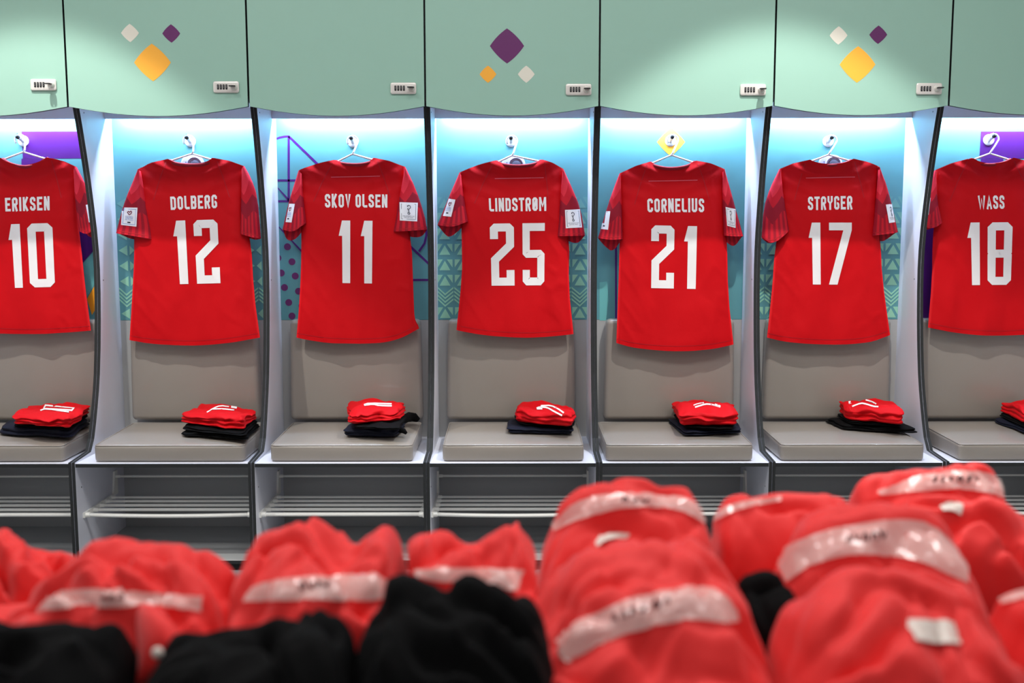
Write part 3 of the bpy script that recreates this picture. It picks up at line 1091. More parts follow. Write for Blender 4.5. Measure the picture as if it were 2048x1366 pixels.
# every jersey: outlines as measured, all in the plane where it hangs
J = [
    dict(n='10', txt='ERIKSEN', neck=[(5, 315), (18, 325), (48, 332.5), (80, 326), (97, 315)], sl=(-58, 337), sr=(153, 334),
         left=[(-62, 440), (-60, 500), (-64, 600), (-72, 662)], right=[(156, 442), (163, 500), (170, 570), (182, 661)],
         hem=[(-72, 662), (0, 666), (60, 668), (130, 665), (182, 661)],
         lo=[(-58, 337), (-78, 400), (-92, 455)], li=[(-52, 345), (-38, 445)], lc=[(-92, 455), (-65, 466), (-38, 450)], lf=[(-92, 455), (-68, 484), (-38, 450)],
         ro=[(153, 334), (170, 366), (186, 410), (196, 455)], ri=[(149, 342), (150, 400), (160, 460)], rc=[(160, 461), (178, 470), (196, 458)], rf=[(160, 461), (180, 480), (196, 458)],
         pr=[(172, 410), (200, 404), (208, 438), (178, 445)], pl=None,
         name=[(9.7, 395.5), (99.6, 392.4), (100, 420.7), (10.9, 423.4)], num=[(15.5, 448.6), (104.7, 446), (110.5, 573.8), (23, 576)], slots=[('1', 0, .27), ('0', .43, 1)], seam=0, apex=(47, 304)),
    dict(n='12', txt='DOLBERG', neck=[(338, 318), (350, 325), (385, 328.5), (415, 325), (428, 316)], sl=(277, 338), sr=(489, 332.5),
         left=[(270, 430), (268, 480), (268.5, 517), (264, 600), (259, 680)], right=[(487, 430), (502, 481), (508, 588), (520, 675)],
         hem=[(259, 680), (300, 687), (379, 691.5), (450, 687), (520, 675)],
         lo=[(277, 338), (258, 380), (245, 416), (232, 466)], li=[(281, 342), (293, 400), (307, 470)], lc=[(232, 466), (265, 471), (306, 478)], lf=[(232, 466), (262, 481), (306, 478)],
         ro=[(489, 332.5), (502, 355), (515, 392), (522, 476)], ri=[(484, 340), (482, 400), (481, 467)], rc=[(481, 467), (500, 473), (522, 477)], rf=[(481, 467), (504, 481), (522, 477)],
         pl=[(245, 415), (275.5, 415.5), (273, 453.5), (242.5, 450)], pr=None,
         name=[(340, 393.2), (434.2, 388.9), (435, 416.5), (341.6, 420.4)], num=[(345, 441.6), (435, 439), (441, 566.4), (352.4, 568.5)], slots=[('1', 0, .285), ('2', .46, 1)], seam=0, apex=(384, 307.5)),
    dict(n='11', txt='SKOV OLSEN', neck=[(671, 320), (683, 325), (712, 327.5), (738, 324), (749, 316)], sl=(597, 341), sr=(811, 334),
         left=[(602, 430), (603, 502), (600, 590), (593, 675)], right=[(808, 430), (823, 477), (827, 588), (829, 640), (838, 657)],
         hem=[(593, 675), (625, 681), (665, 686), (755, 687), (800, 678), (838, 657)],
         lo=[(597, 341), (588, 370), (576, 409), (565, 459)], li=[(604, 348), (607, 400), (613, 446)], lc=[(565, 459), (590, 465), (612, 447)], lf=[(565, 459), (570, 482), (590, 480), (612, 447)],
         ro=[(811, 334), (832, 378), (849, 430), (854, 459)], ri=[(809, 340), (798, 400), (786, 462)], rc=[(786, 463), (820, 462), (854, 459)], rf=[(786, 463), (805, 471), (840, 477), (854, 459)],
         pl=[(575, 407.5), (590, 408), (583.5, 445), (567.6, 444)], pr=[(799.6, 404.6), (835.5, 405.7), (834.4, 443), (800, 441)],
         name=[(649.4, 387.8), (775, 388.9), (775, 415.4), (650, 415.4)], num=[(677.3, 440.9), (745, 441.6), (744.4, 567), (678, 566)], slots=[('1', 0, .345), ('1', .655, 1)], seam=1, apex=(705, 308)),
    dict(n='25', txt='LINDSTRØM', neck=[(992, 321), (1004, 327), (1034, 330.5), (1068, 327), (1083, 319)], sl=(919, 345), sr=(1127, 338),
         left=[(922, 430), (924, 500), (924, 553), (913, 660)], right=[(1130, 430), (1139, 481), (1137, 571), (1147, 668)],
         hem=[(913, 660), (967, 669.5), (1020, 674), (1075, 675), (1147, 668)],
         lo=[(919, 345), (908, 370), (896, 398), (875, 450)], li=[(922, 350), (928, 400), (936, 442)], lc=[(875, 450), (906, 455), (936, 443)], lf=[(875, 450), (888, 468), (900, 477), (936, 443)],
         ro=[(1127, 338), (1143, 373), (1161, 416), (1170, 470)], ri=[(1125, 344), (1120, 400), (1114, 471)], rc=[(1114, 472), (1140, 472), (1170, 471)], rf=[(1114, 472), (1138, 483), (1157, 488), (1170, 471)],
         pl=[(894.8, 397), (911, 399.3), (902.3, 433.7), (882.2, 431.5)], pr=[(1130, 420), (1159, 418.6), (1163.7, 455), (1131.8, 456.6)],
         name=[(977.3, 396.7), (1092.4, 394), (1092.7, 422), (978.3, 423.3)], num=[(979.4, 447.3), (1089.5, 446), (1088.8, 570.7), (982, 571.4)], slots=[('2', 0, .44), ('5', .593, 1)], seam=1, apex=(1024, 311)),
    dict(n='21', txt='CORNELIUS', neck=[(1300, 323.5), (1312, 331), (1341, 335.5), (1374, 331), (1390, 321.5)], sl=(1239, 347), sr=(1449, 338),
         left=[(1240, 440), (1239, 488), (1237.5, 553), (1232.7, 686)], right=[(1450, 430), (1454, 481), (1456, 588), (1467, 689)],
         hem=[(1232.7, 686), (1269, 696), (1341, 702), (1413, 699.5), (1467, 689)],
         lo=[(1239, 347), (1228, 375), (1216, 409), (1196, 476)], li=[(1241, 352), (1243, 410), (1245, 476)], lc=[(1196, 476), (1219, 480), (1245, 478)], lf=[(1196, 476), (1212, 494), (1227, 505), (1245, 478)],
         ro=[(1449, 338), (1463, 388), (1486.5, 471)], ri=[(1445, 344), (1445, 400), (1448, 470)], rc=[(1448, 471), (1470, 473), (1486.5, 472)], rf=[(1448, 471), (1456, 486), (1472, 495), (1486.5, 472)],
         pl=[(1205, 423), (1220.5, 422.6), (1216, 459.5), (1198.6, 457.7)], pr=[(1451.5, 414), (1470.5, 418.3), (1471.2, 456), (1454.3, 451.6)],
         name=[(1294, 397.1), (1408.4, 396.8), (1408.4, 424.7), (1294.8, 424.7)], num=[(1302.6, 450.6), (1394.1, 452.4), (1391.6, 578), (1301, 576.1)], slots=[('2', 0, .51), ('1', .72, 1)], seam=1, apex=(1343, 310)),
    dict(n='17', txt='STRYGER', neck=[(1616.5, 320), (1630, 326), (1660, 329), (1690, 325.5), (1703, 318)], sl=(1559, 338), sr=(1758, 333.5),
         left=[(1562, 430), (1549, 505), (1545, 571), (1534, 675)], right=[(1752, 430), (1761, 481), (1764, 553), (1780, 670)],
         hem=[(1534, 675), (1572, 684), (1661, 689.5), (1733, 685.5), (1780, 670)],
         lo=[(1559, 338), (1541, 373), (1527, 416), (1523, 475)], li=[(1561, 343), (1568, 400), (1578, 458)], lc=[(1523, 475), (1543, 490), (1578, 460)], lf=[(1523, 475), (1546, 492), (1578, 460)],
         ro=[(1758, 333.5), (1776, 377), (1796, 463)], ri=[(1757, 340), (1752, 400), (1745, 470)], rc=[(1745, 471), (1770, 468), (1796, 464)], rf=[(1745, 471), (1766, 485), (1780, 478), (1796, 464)],
         pl=None, pr=[(1771.5, 409.3), (1787, 407.5), (1793.3, 444), (1778, 446.2)],
         name=[(1615.5, 393.2), (1704.4, 391.4), (1705, 419), (1615.5, 420.5)], num=[(1616.6, 445.2), (1703.3, 445.2), (1702.6, 569.3), (1618.4, 569)], slots=[('1', 0, .275), ('7', .475, 1)], seam=1, apex=(1657, 309.5)),
    dict(n='18', txt='WASS', neck=[(1941, 316.5), (1953, 324), (1979, 328), (2008, 324), (2022, 316)], sl=(1869, 341), sr=(2092, 336),
         left=[(1870, 430), (1865, 480), (1864, 560), (1856, 655)], right=[(2090, 430), (2094, 500), (2096, 600), (2106, 660)],
         hem=[(1856, 655), (1920, 667.5), (1990, 671.5), (2048, 669), (2106, 660)],
         lo=[(1869, 341), (1856, 380), (1838, 442)], li=[(1871, 347), (1874, 400), (1884, 443)], lc=[(1838, 446), (1856, 460), (1884, 444)], lf=[(1838, 446), (1858, 464), (1884, 444)],
         ro=[(2092, 336), (2112, 380), (2130, 460)], ri=[(2091, 342), (2086, 400), (2080, 466)], rc=[(2080, 467), (2105, 465), (2130, 461)], rf=[(2080, 467), (2105, 482), (2130, 461)],
         pl=[(1846, 394), (1861, 396), (1857, 430), (1841, 428)], pr=None,
         name=[(1955.2, 391.3), (2008.4, 390.4), (2009, 417.8), (1956.4, 419)], num=[(1933.7, 445.1), (2025.3, 444.5), (2021.3, 569.6), (1936.7, 570.3)], slots=[('1', 0, .275), ('8', .45, 1)], seam=0, apex=(1979.5, 307)),
]

YJ = 0.452
for bi, j in enumerate(J):
    rnd = random.Random(11 + bi)
    sd = Vector((rnd.random() * 50, rnd.random() * 50, rnd.random() * 50))
    neck = j['neck']
    mid = at(sum(p[0] for p in neck) / len(neck), 330, y=YJ)
    hem = j['hem']
    hx = at((hem[0][0] + hem[-1][0]) / 2, 690, y=0.44)
    jt = thing('football_jersey', (hx.x, 0.44, hx.z), 'red football jersey with white number %s hanging back outward in its stall' % WORD[j['n']], 'jersey', 'numbered jerseys on hangers')
    top = [j['sl'], lerp2(j['sl'], neck[0], 0.5)] + smooth_poly(neck, 2) + [lerp2(neck[-1], j['sr'], 0.5), j['sr']]
    # shoulders bow up a little over the hanger
    top[1] = (top[1][0], top[1][1] - 2.5)
    top[-2] = (top[-2][0], top[-2][1] - 2.5)
    nl, nr = neck[0], neck[-1]
    nm = ((nl[0] + nr[0]) / 2, (nl[1] + nr[1]) / 2 + 46)
    ftop = [j['sl'], lerp2(j['sl'], nl, 0.5)] + smooth_poly([nl, (nl[0] + 10, nl[1] + 30), nm, (nr[0] - 10, nr[1] + 30), nr], 2) + [lerp2(nr, j['sr'], 0.5), j['sr']]
    ftop[1], ftop[-2] = top[1], top[-2]
    hs = smooth_poly(hem, 2)
    fhem = [hs[0]] + [(p[0], p[1] - 10) for p in hs[1:-1]] + [hs[-1]]
    L = [j['sl']] + smooth_poly([lerp2(j['sl'], j['left'][0], 0.2)] + j['left'], 1)
    R = [j['sr']] + smooth_poly([lerp2(j['sr'], j['right'][0], 0.2)] + j['right'], 1)
    cx = mid.x
    ph = rnd.random() * 6

    def fold(x, z, s, t, sd=sd, cx=cx, ph=ph):
        n1 = noise.noise(Vector((x * 9, z * 2.2, 0)) + sd)
        n2 = noise.noise(Vector((x * 22, z * 7, 3)) + sd)
        low = 0.25 + 0.75 * t
        n3 = noise.noise(Vector((x * 13 + z * 7, z * 6 - abs(x - cx) * 5, 8)) + sd)
        f = 0.013 * n1 * low + 0.004 * n2 + 0.006 * max(0, 1 - abs(n3) * 5) * (abs(2 * s - 1) ** 1.5)
        # wrinkles running from the neck to the armholes
        up = max(0.0, 1 - t / 0.28)
        f += 0.0055 * up * math.sin((z * 95 - abs(x - cx) * 38) + ph) * min(1, abs(x - cx) / 0.08)
        # soft hanging folds near the sides
        f += 0.005 * low * math.sin((s - 0.5) * 21 + ph) * abs(2 * s - 1) ** 2
        return f
    yc = lambda t: 0.466 - 0.040 * min(1, t * 1.05)
    th = lambda t: 0.017 + 0.015 * math.sin(math.pi * min(1, t * 1.3 + 0.12)) ** 2
    body = cloth_tube('body', L, R, top, hs, ftop, fhem, yc, th, fold, M['red'], jt, 48, 64)
    bb = bvh_of(body)
    # sleeves
    sleeves = {}
    for side, o_, i_, c_, f_, sh in (('l', 'lo', 'li', 'lc', 'lf', 'sl'), ('r', 'ro', 'ri', 'rc', 'rf', 'sr')):
        O, I = smooth_poly(j[o_], 1), smooth_poly(j[i_], 1)
        near, far = smooth_poly(j[c_], 2), smooth_poly(j[f_], 2)
        far = [near[0]] + far[1:-1] + [near[-1]]
        if side == 'l':
            A, B = O, I
        else:
            A, B = I, O
        A[-1], B[-1] = near[0], near[-1]
        tp = [A[0], lerp2(A[0], B[0], 0.5), B[0]]
        tp[1] = (tp[1][0], tp[1][1] - 1)
        sdv = sd + Vector((9 if side == 'l' else 17, 3, 0))

        def sfold(x, z, s, t, sdv=sdv):
            return 0.009 * noise.noise(Vector((x * 16, z * 9, 0)) + sdv) + 0.004 * t * math.sin(s * 7 + sdv.x)
        so = cloth_tube('sleeve', A, B, tp, near, tp, far, lambda t: 0.452 - 0.026 * t, lambda t: 0.010 + 0.016 * t, sfold, M['sleeve'], jt, 22, 28)
        sleeves[side] = so
        sb = bvh_of(so)
        # cuff seam
        c2 = [(p[0], p[1] - 4.5) for p in near]
        lay('cuff_seam', stroke(c2, 0.7)[1:-1], sb, 0.0012, M['red_seam'], so, 6)
        pq = j['pl'] if side == 'l' else j['pr']
        if pq:
            pc = lay('sleeve_badge', [pq], sb, 0.0016, M['patch'], so, 4)
            if pc:
                tag(pc, 'white square badge on the sleeve')
                patch_print('U' if side == 'l' else 'T', pq, sb, so)
    # collar: a ribbed band round the neck opening
    k = MB()
    Nb = smooth_poly(neck, 2)
    Nf = smooth_poly([nl, (nl[0] + 10, nl[1] + 30), nm, (nr[0] - 10, nr[1] + 30), nr], 2)[::-1]
    loop = [at(p[0], p[1] + 3.0, y=0.4655 - 0.020 * math.sin(math.pi * i / (len(Nb) - 1))) for i, p in enumerate(Nb)]
    loop += [at(p[0], p[1], y=0.466 + 0.017 * math.sin(math.pi * (i + 1) / (len(Nf) - 1))) for i, p in enumerate(Nf[1:-1])]
    k.tube(loop, 0.0078, 8, True, 0, 0.45)
    tag(k.build('collar', M['red_dark'], jt, True), 'darker red ribbed collar')
    # seams and lettering lie on the back of the shirt
    for (a, e) in (((nl[0] - 6, nl[1] + 6), (j['sl'][0] + 30, j['sl'][1] + 62)), ((nr[0] + 6, nr[1] + 6), (j['sr'][0] - 30, j['sr'][1] + 62))):
        m_ = lerp2(a, e, 0.55)
        m_ = (m_[0], m_[1] - 3)
        lay('raglan_seam', stroke([a, m_, e], 0.75), bb, 0.0009, M['red_seam'], jt, 6)
    hs2 = [(p[0], p[1] - 9) for p in hs]
    lay('hem_seam', stroke(hs2, 0.6)[1:-1], bb, 0.0009, M['red_seam'], jt, 6)
    if j['seam']:
        c_ = ((nl[0] + nr[0]) / 2, neck[2][1] + 26)
        lay('yoke_seam', stroke([(c_[0] - 48, c_[1] + 1), (c_[0] + 50, c_[1] - 1)], 0.7), bb, 0.0009, M['pink_seam'], jt, 6)
    lay('name_lettering', name_quads(j['txt'], j['name']), bb, 0.0015, M['print_white'], jt, 4)
    lay('back_number', number_quads(j['slots'], j['num']), bb, 0.0015, M['print_white'], jt, 5)

    # the hanger it hangs on
    pb, axv = hooks[bi]
    fr = 0.62
    pk = pb + axv * fr
    ht = thing('clothes_hanger', (pk.x, pk.y, pk.z - 0.1), 'white plastic clothes hanger holding the number %s jersey on its peg' % WORD[j['n']], 'hanger', 'white hangers on the pegs')
    r = 0.0040
    ap = at(*j['apex'], y=0.478)
    hr = 0.023
    hc = Vector((pk.x + 0.004, pk.y, pk.z + 0.0100 + r - hr))
    path = []
    for s in range(15):
        a = math.radians(215 - s * 15.5)
        path.append(hc + Vector((math.cos(a) * hr, 0, math.sin(a) * hr)))
    path += [hc.lerp(ap, 0.5) + Vector((0.013, 0, 0.0)), ap + Vector((0.006, 0, 0.010)), ap]
    k = MB()
    k.tube(path, r, 8)
    k.build('hook', M['plastic'], ht, True)
    k = MB()
    el = at(j['sl'][0] + 14, j['sl'][1] + 8, y=0.468)
    er = at(j['sr'][0] - 14, j['sr'][1] + 8, y=0.468)
    cl = at(nl[0] + 2, nl[1] + 4, y=0.472)
    cr = at(nr[0] - 2, nr[1] + 4, y=0.472)
    k.tube([el, cl, ap, cr, er, (er.x - 0.01, 0.466, er.z - 0.014), (el.x + 0.01, 0.466, el.z - 0.014)], r, 8, True)
    k.build('hanger_frame', M['plastic'], ht, True)

# ------------------------------------------------------------------ folded kit on the cushions


def folded(name, fl, fr, brc, blc, zb, h, m, label, cat, group, seed, layers=2, rough=1.0, n=22):
    """folded garment: front corners as picture points on its base, back corners (picture x, depth)"""
    def back(px, y):
        p = at(px, 850, y=y)
        z = zb
        lo, hi = 700, 1000
        for _ in range(30):
            mid_ = (lo + hi) / 2
            if at(px, mid_, y=y).z > z:
                lo = mid_
            else:
                hi = mid_
        return at(px, lo, y=y)
    zb += 0.0035
    c = [at(*fl, z=zb), at(*fr, z=zb), back(*brc), back(*blc)]
    sd = Vector((seed * 3.7, seed * 1.3, seed * 2.1))

    def fn(p, q):
        u, v = (q[0] + 1) / 2, (q[1] + 1) / 2
        a, b_ = c[0].lerp(c[1], u), c[3].lerp(c[2], u)
        g = a.lerp(b_, v)
        w_ = (q[2] + 1) / 2
        # soft wavy rim, layers as grooves on the sides
        nx = noise.noise(Vector((u * 3, v * 3, 0)) + sd)
        ny = noise.noise(Vector((u * 3, v * 3, 7)) + sd)
        rim = max(abs(q[0]), abs(q[1])) ** 6
        groove = 0.0
        for L_ in range(1, layers):
            groove += math.exp(-((w_ - L_ / layers + 0.08 * nx) / 0.09) ** 2)
        cen = (c[0] + c[1] + c[2] + c[3]) / 4
        d = Vector((g.x - cen.x, g.y - cen.y, 0))
        k = 1 - groove * rim * 0.06 + rim * 0.085 * nx * rough + rim * 0.03 * math.sin(w_ * 5 + seed)
        x, y = cen.x + d.x * k, cen.y + d.y * k
        y += 0.006 * rim * ny * rough
        hh = h * (0.80 + 0.2 * (1 - q[0] ** 2) * (1 - q[1] ** 2)) * (0.92 + 0.2 * rough / 1.9 * 0.9 + 0.2 * rough * noise.noise(Vector((u * 2.2, v * 2.2, 3)) + sd))
        z = zb + w_ * hh
        cr = noise.noise(Vector((u * 7 + v * 2, v * 4 - w_, 5)) + sd)
        z += 0.005 * rough * cr * w_
        if rough > 1.5:
            z += 0.016 * rim * (1 - w_) * max(0.0, noise.noise(Vector((u * 4.5, v * 4.5, 31)) + sd))
            cz = abs(noise.noise(Vector((u * 3.5 + v, v * 3.0 - u, 41)) + sd))
            z -= 0.007 * max(0.0, 1 - cz * 6) * w_
        fr_ = max(0.0, -q[1]) ** 3
        z -= 0.008 * rough * fr_ * max(0, noise.noise(Vector((u * 5, 1, 9)) + sd)) * w_
        y -= 0.010 * rough * fr_ * noise.noise(Vector((u * 6, w_ * 3, 2)) + sd)
        return Vector((x, y, z))
    cen = (c[0] + c[1] + c[2] + c[3]) / 4
    root = thing(name, (cen.x, cen.y, zb), label, cat, group)
    V, F = rounded_box(-1, 1, -1, 1, -1, 1, (0.22, 0.22, 0.55), n, lambda p, q: fn(p, q))
    o = mk('cloth', V, F, m, root)
    return root, o


RED, BLK, NVY = M['red'], M['black_cloth'], M['navy_cloth']
ST = [
    [('n', (-6, 870), (139, 878), (182, .40), (22, .38), .527, .042), ('b', (28, 853), (136, 862), (178, .40), (58, .40), .566, .016), ('r', (26, 849), (141, 860), (181, .37), (62, .42), .580, .046)],
    [('b', (361, 871), (492, 882), (520, .35), (386, .36), .527, .022), ('b', (365, 861), (490, 873), (517, .36), (388, .36), .547, .022), ('r', (363, 847), (487, 862), (515, .33), (400, .43), .567, .050)],
    [('n', (686, 873), (792, 876), (812, .30), (706, .30), .527, .044), ('b', (712, 858), (798, 861), (812, .32), (718, .33), .567, .020), ('r', (697, 852), (801, 842), (813, .38), (698, .42), .584, .052)],
    [('n', (1013, 867), (1147, 870), (1143, .36), (1016, .40), .527, .028), ('b', (1040, 852), (1143, 857), (1150, .36), (1028, .42), .553, .016), ('r', (1026, 844), (1143, 856), (1150, .32), (1038, .44), .567, .058)],
    [('n', (1366, 873), (1486, 867), (1470, .38), (1335, .42), .527, .026), ('b', (1372, 859), (1468, 862), (1470, .38), (1345, .43), .551, .018), ('r', (1360, 854), (1477, 852), (1462, .40), (1344, .44), .567, .064)],
    [('b', (1690, 861), (1831, 868), (1800, .38), (1650, .42), .527, .030), ('b', (1700, 848), (1805, 855), (1790, .38), (1670, .43), .555, .016), ('r', (1692, 840), (1810, 851), (1790, .36), (1672, .44), .569, .064)],
    [('n', (2052, 869), (2120, 868), (2100, .40), (1985, .42), .527, .030), ('b', (2050, 856), (2115, 858), (2095, .39), (1998, .42), .555, .020), ('r', (2044, 846), (2110, 850), (2090, .38), (1998, .43), .573, .060)],
]
PRINT = [
    [(1.7, 1, [(87.6, 817), (91.4, 811), (147.9, 816.5), (143.5, 821)]), (1.3, 0, [(80.6, 821.3), (91.4, 817.5), (137.7, 824.4)])],
    [(1.2, 0, [(413.8, 825), (427, 817), (440.4, 811.5), (458, 814)]), (2.0, 0, [(462, 814), (473.5, 816)]), (1.2, 0, [(426.5, 818.5), (445, 818), (468.4, 820.5)])],
    [(1.4, 0, [(728, 810.2), (737.6, 806.8), (783.3, 808.2)]), (1.4, 0, [(728.7, 811), (746.5, 808.6), (758, 811.5), (783.3, 812.3)])],
    [(1.4, 0, [(1081.7, 812), (1102, 811.2), (1116, 818), (1127.4, 826)]), (1.5, 0, [(1073.5, 817), (1079.2, 814.5), (1094.4, 815.2), (1108.4, 823.3), (1124.2, 831)]), (1.4, 0, [(1074, 818.2), (1085, 818)])],
    [(1.0, 0, [(1387, 811), (1396.5, 807.5), (1407.9, 805.6)]), (1.5, 0, [(1390, 815), (1410.4, 808.5), (1421.9, 809), (1440.9, 814.3)]), (1.8, 0, [(1429.5, 809), (1441, 813.5)])],
    [(2.2, 0, [(1700.5, 808), (1698.8, 803)]), (1.4, 0, [(1699, 802.5), (1708.7, 799.5), (1724, 799), (1741.7, 802.5), (1752.5, 808.6)]), (1.4, 0, [(1704.3, 813.3), (1721.4, 806.5), (1731.6, 808.3), (1748, 813.5), (1757, 813.8)])],
    [],
]
for bi, st in enumerate(ST):
    nb = sum(1 for q in st if q[0] == 'b')
    seen = 0
    for qi, q in enumerate(st):
        n_ = WORD[JN[bi]]
        if q[0] == 'r':
            nm_, m_, lab = 'folded_training_top', RED, 'red folded training top on the kit stack below the number %s jersey' % n_
            gr = 'red folded tops on the cushions'
        elif q[0] == 'n':
            nm_, m_, lab = 'folded_navy_garment', NVY, 'navy folded garment at the bottom of the kit stack below number %s' % n_
            gr = 'dark folded garments on the cushions'
        else:
            nm_, m_ = 'folded_black_garment', BLK
            gr = 'dark folded garments on the cushions'
            if nb == 2:
                lab = ('black folded garment lowest in the kit stack below number %s' if seen == 0 else 'black folded garment just under the red top below number %s') % n_
            else:
                lab = 'black folded garment between red top and navy garment below number %s' % n_
            seen += 1
        ro, co = folded(nm_, *q[1:5], q[5], q[6], m_, lab, 'clothing', gr, bi * 5 + qi + 1, 3 if q[0] == 'r' else 2, 1.9 if q[0] == 'r' else 0.9)
        if bi == 2 and q[0] == 'b':
            k = MB()
            k.tube([at(793, 850, y=0.24), at(806, 840, y=0.29), at(817, 834, y=0.33), at(827, 834, y=0.37), at(836, 840, y=0.385)], [0.012, 0.019, 0.022, 0.020, 0.012], 12, False, 0, 0.6)
            k.build('loose_end', BLK, ro, True)
            k = MB()
            k.tube([at(788, 857, y=0.16), at(800, 860, y=0.15), at(808, 862, y=0.145), at(813, 867, y=0.14)], [0.008, 0.012, 0.011, 0.006], 10, False, 0, 0.7)
            k.build('loose_end', BLK, ro, True)
        if q[0] == 'r' and PRINT[bi]:
            bv = bvh_of(co)
            for hw, clo, pts in PRINT[bi]:
                lay('number_print', stroke(pts if clo else smooth_poly(pts, 1), hw, bool(clo)), bv, 0.0015, M['print_white'], ro, 3)

# ------------------------------------------------------------------ the kit table close to the camera
ZT = 0.80
tb = thing('kit_table', (0.0, -2.68, 0), 'long kit table buried under the heap of red and black clothing', 'table')
k = MB(); k.box(-1.1, 1.15, -3.05, -2.30, ZT - 0.03, ZT); k.build('table_top', M['table'], tb)
for lx in (-1.0, 1.05):
    for ly in (-2.98, -2.38):
        k = MB(); k.tube([(lx, ly, 0), (lx, ly, ZT - 0.03)], 0.02, 10); k.build('leg', M['steel'], tb, True, 60)


def heap(name, crest, d, b_, m, label, seed, rough=1.0, n=72, slope=0.30, side=10, tc=0.35):
    """a garment lying on the table; crest = its skyline in the picture, d = metres from the camera, b_ = half its depth"""
    Y = CAM.y + d
    yc_ = Y + b_ * tc
    C = [at(p[0], p[1], y=yc_) for p in smooth_poly(crest, 1)]
    xl, xr = C[0].x, C[-1].x
    cx, a = (xl + xr) / 2, (xr - xl) / 2
    sd = Vector((seed * 2.9, seed * 5.1, seed))

    def top(x):
        if x <= C[0].x:
            return C[0].z
        for p, q in zip(C, C[1:]):
            if p.x <= x <= q.x:
                return p.z + (q.z - p.z) * (x - p.x) / max(1e-6, q.x - p.x)
        return C[-1].z
    V, F = [], []
    for j in range(n + 1):
        for i in range(n + 1):
            s, t = -1 + 2 * i / n, -1 + 2 * j / n
            S, T = math.sin(s * math.pi / 2), math.sin(t * math.pi / 2)
            rr = max(abs(S), abs(T))
            e = (abs(S) ** 6 + abs(T) ** 6) ** (1 / 6)
            k_ = rr / e if e > 1e-6 else 1
            S, T = S * k_, T * k_
            x = cx + a * S
            h = top(x) - ZT
            # cross-section from front to back: crest towards the back, a long slope to the front, a round hem
            if T > tc:
                q = (T - tc) / (1 - tc)
                g = math.sqrt(max(0.0, 1 - q ** 2.4))
            else:
                q = (tc - T) / (1 + tc)
                g = (1 - slope * q ** 1.4) * math.sqrt(max(0.0, 1 - q ** 7))
            lat = math.sqrt(max(0.0, 1 - abs(S) ** side))
            g *= lat
            P = Vector((x * 9, T * b_ * 9, 0)) + sd
            w1 = noise.noise(P * 0.8)
            w2 = noise.noise(P * 0.8 + Vector((7, 3, 1)))
            r1 = 1 - abs(noise.noise(Vector((P.x * 0.7 + w1 * 1.4, P.y * 1.7 + w2 * 1.2 - P.x * 0.4, 2)))) * 2.2
            r2 = 1 - abs(noise.noise(Vector((P.x * 1.9 + w2 * 1.5, P.y * 2.9 + w1 * 1.5 + P.x * 0.6, 8)))) * 2.2
            r3 = noise.noise(Vector((P.x * 0.55 + w2 * 1.1 + P.y * 0.5, P.y * 1.1 + w1 * 1.2, 14)))
            r4 = noise.noise(Vector((P.x * 1.5 - P.y * 0.7 + w1, P.y * 1.3 + P.x * 0.8 + w2, 21)))
            fr = max(0.0, 1 - ((T - tc) / 0.25) ** 2) * 0.6    # keep the skyline close to the crest
            z = h * g + (1 - fr) * rough * lat * math.sqrt(max(0.0, 1 - abs(T) ** 6)) * (0.017 * r1 + 0.006 * r2 - 0.008 + 0.014 * w1 - 0.034 * max(0.0, 1 - abs(r3) * 4.2) - 0.015 * max(0.0, 1 - abs(r4) * 4.0))
            x += 0.012 * rough * w2 * lat + 0.008 * rough * noise.noise(Vector((P.x, P.y, z * 30)))
            y = Y + b_ * T * (1 + 0.06 * rough * noise.noise(P * 1.1 + Vector((0, 0, 9))))
            V.append(Vector((x, y, ZT + max(0.0, z))))
    row = n + 1
    F = [(j * row + i, j * row + i + 1, (j + 1) * row + i + 1, (j + 1) * row + i) for j in range(n) for i in range(n)]
    rim = [i for i in range(row)] + [(j + 1) * row + n for j in range(n)] + [n * row + i for i in range(n - 1, -1, -1)] + [j * row for j in range(n - 1, 0, -1)]
    for i in rim:
        V[i].z = ZT
    V.append(Vector((cx, Y, ZT)))
    F += [(rim[(i + 1) % len(rim)], rim[i], len(V) - 1) for i in range(len(rim))]
    root = thing(name, (cx, Y, ZT), label, 'clothing', 'heap of kit on the table')
    o = mk('cloth', V, F, m, root)
    return root, o, bvh_of(o)


def tape(root, bv, top, bot, m='tape', name='name_tape', off=0.0048):
    n = 14
    A, B = resample(smooth_poly(top, 2), n), resample(smooth_poly(bot, 2), n)
    return lay(name, [[tuple(A[i]), tuple(A[i + 1]), tuple(B[i + 1]), tuple(B[i])] for i in range(n)], bv, off, M[m], root, 6)


def scrawl(root, bv, x0, y0, x1, y1, h):
    """a few handwritten marker strokes, too blurred in the photograph to read"""
    rnd = random.Random(int(x0 * 7 + y0))
    n = max(3, int((x1 - x0) / 16))
    for i in range(n):
        u = (i + 0.5) / n
        x, y = x0 + (x1 - x0) * u, y0 + (y1 - y0) * u
        k_ = rnd.random()
        w_ = (x1 - x0) / n * 0.42
        if k_ < 0.35:
            pts = [(x - w_, y - h), (x - w_ * 0.2, y + h), (x + w_ * 0.6, y - h * 0.7)]
        elif k_ < 0.7:
            pts = [(x - w_ * 0.5, y + h), (x - w_ * 0.3, y - h), (x + w_ * 0.6, y - h * 0.2), (x + w_ * 0.5, y + h)]
        else:
            pts = [(x + w_ * 0.6, y - h * 0.8), (x - w_ * 0.5, y - h * 0.2), (x + w_ * 0.4, y + h * 0.3), (x - w_ * 0.6, y + h)]
        lay('marker_writing', stroke(smooth_poly(pts, 1), 1.7), bv, 0.0064, M['marker'], root, 5)


RP, BK = M['red_pile'], M['black_cloth']
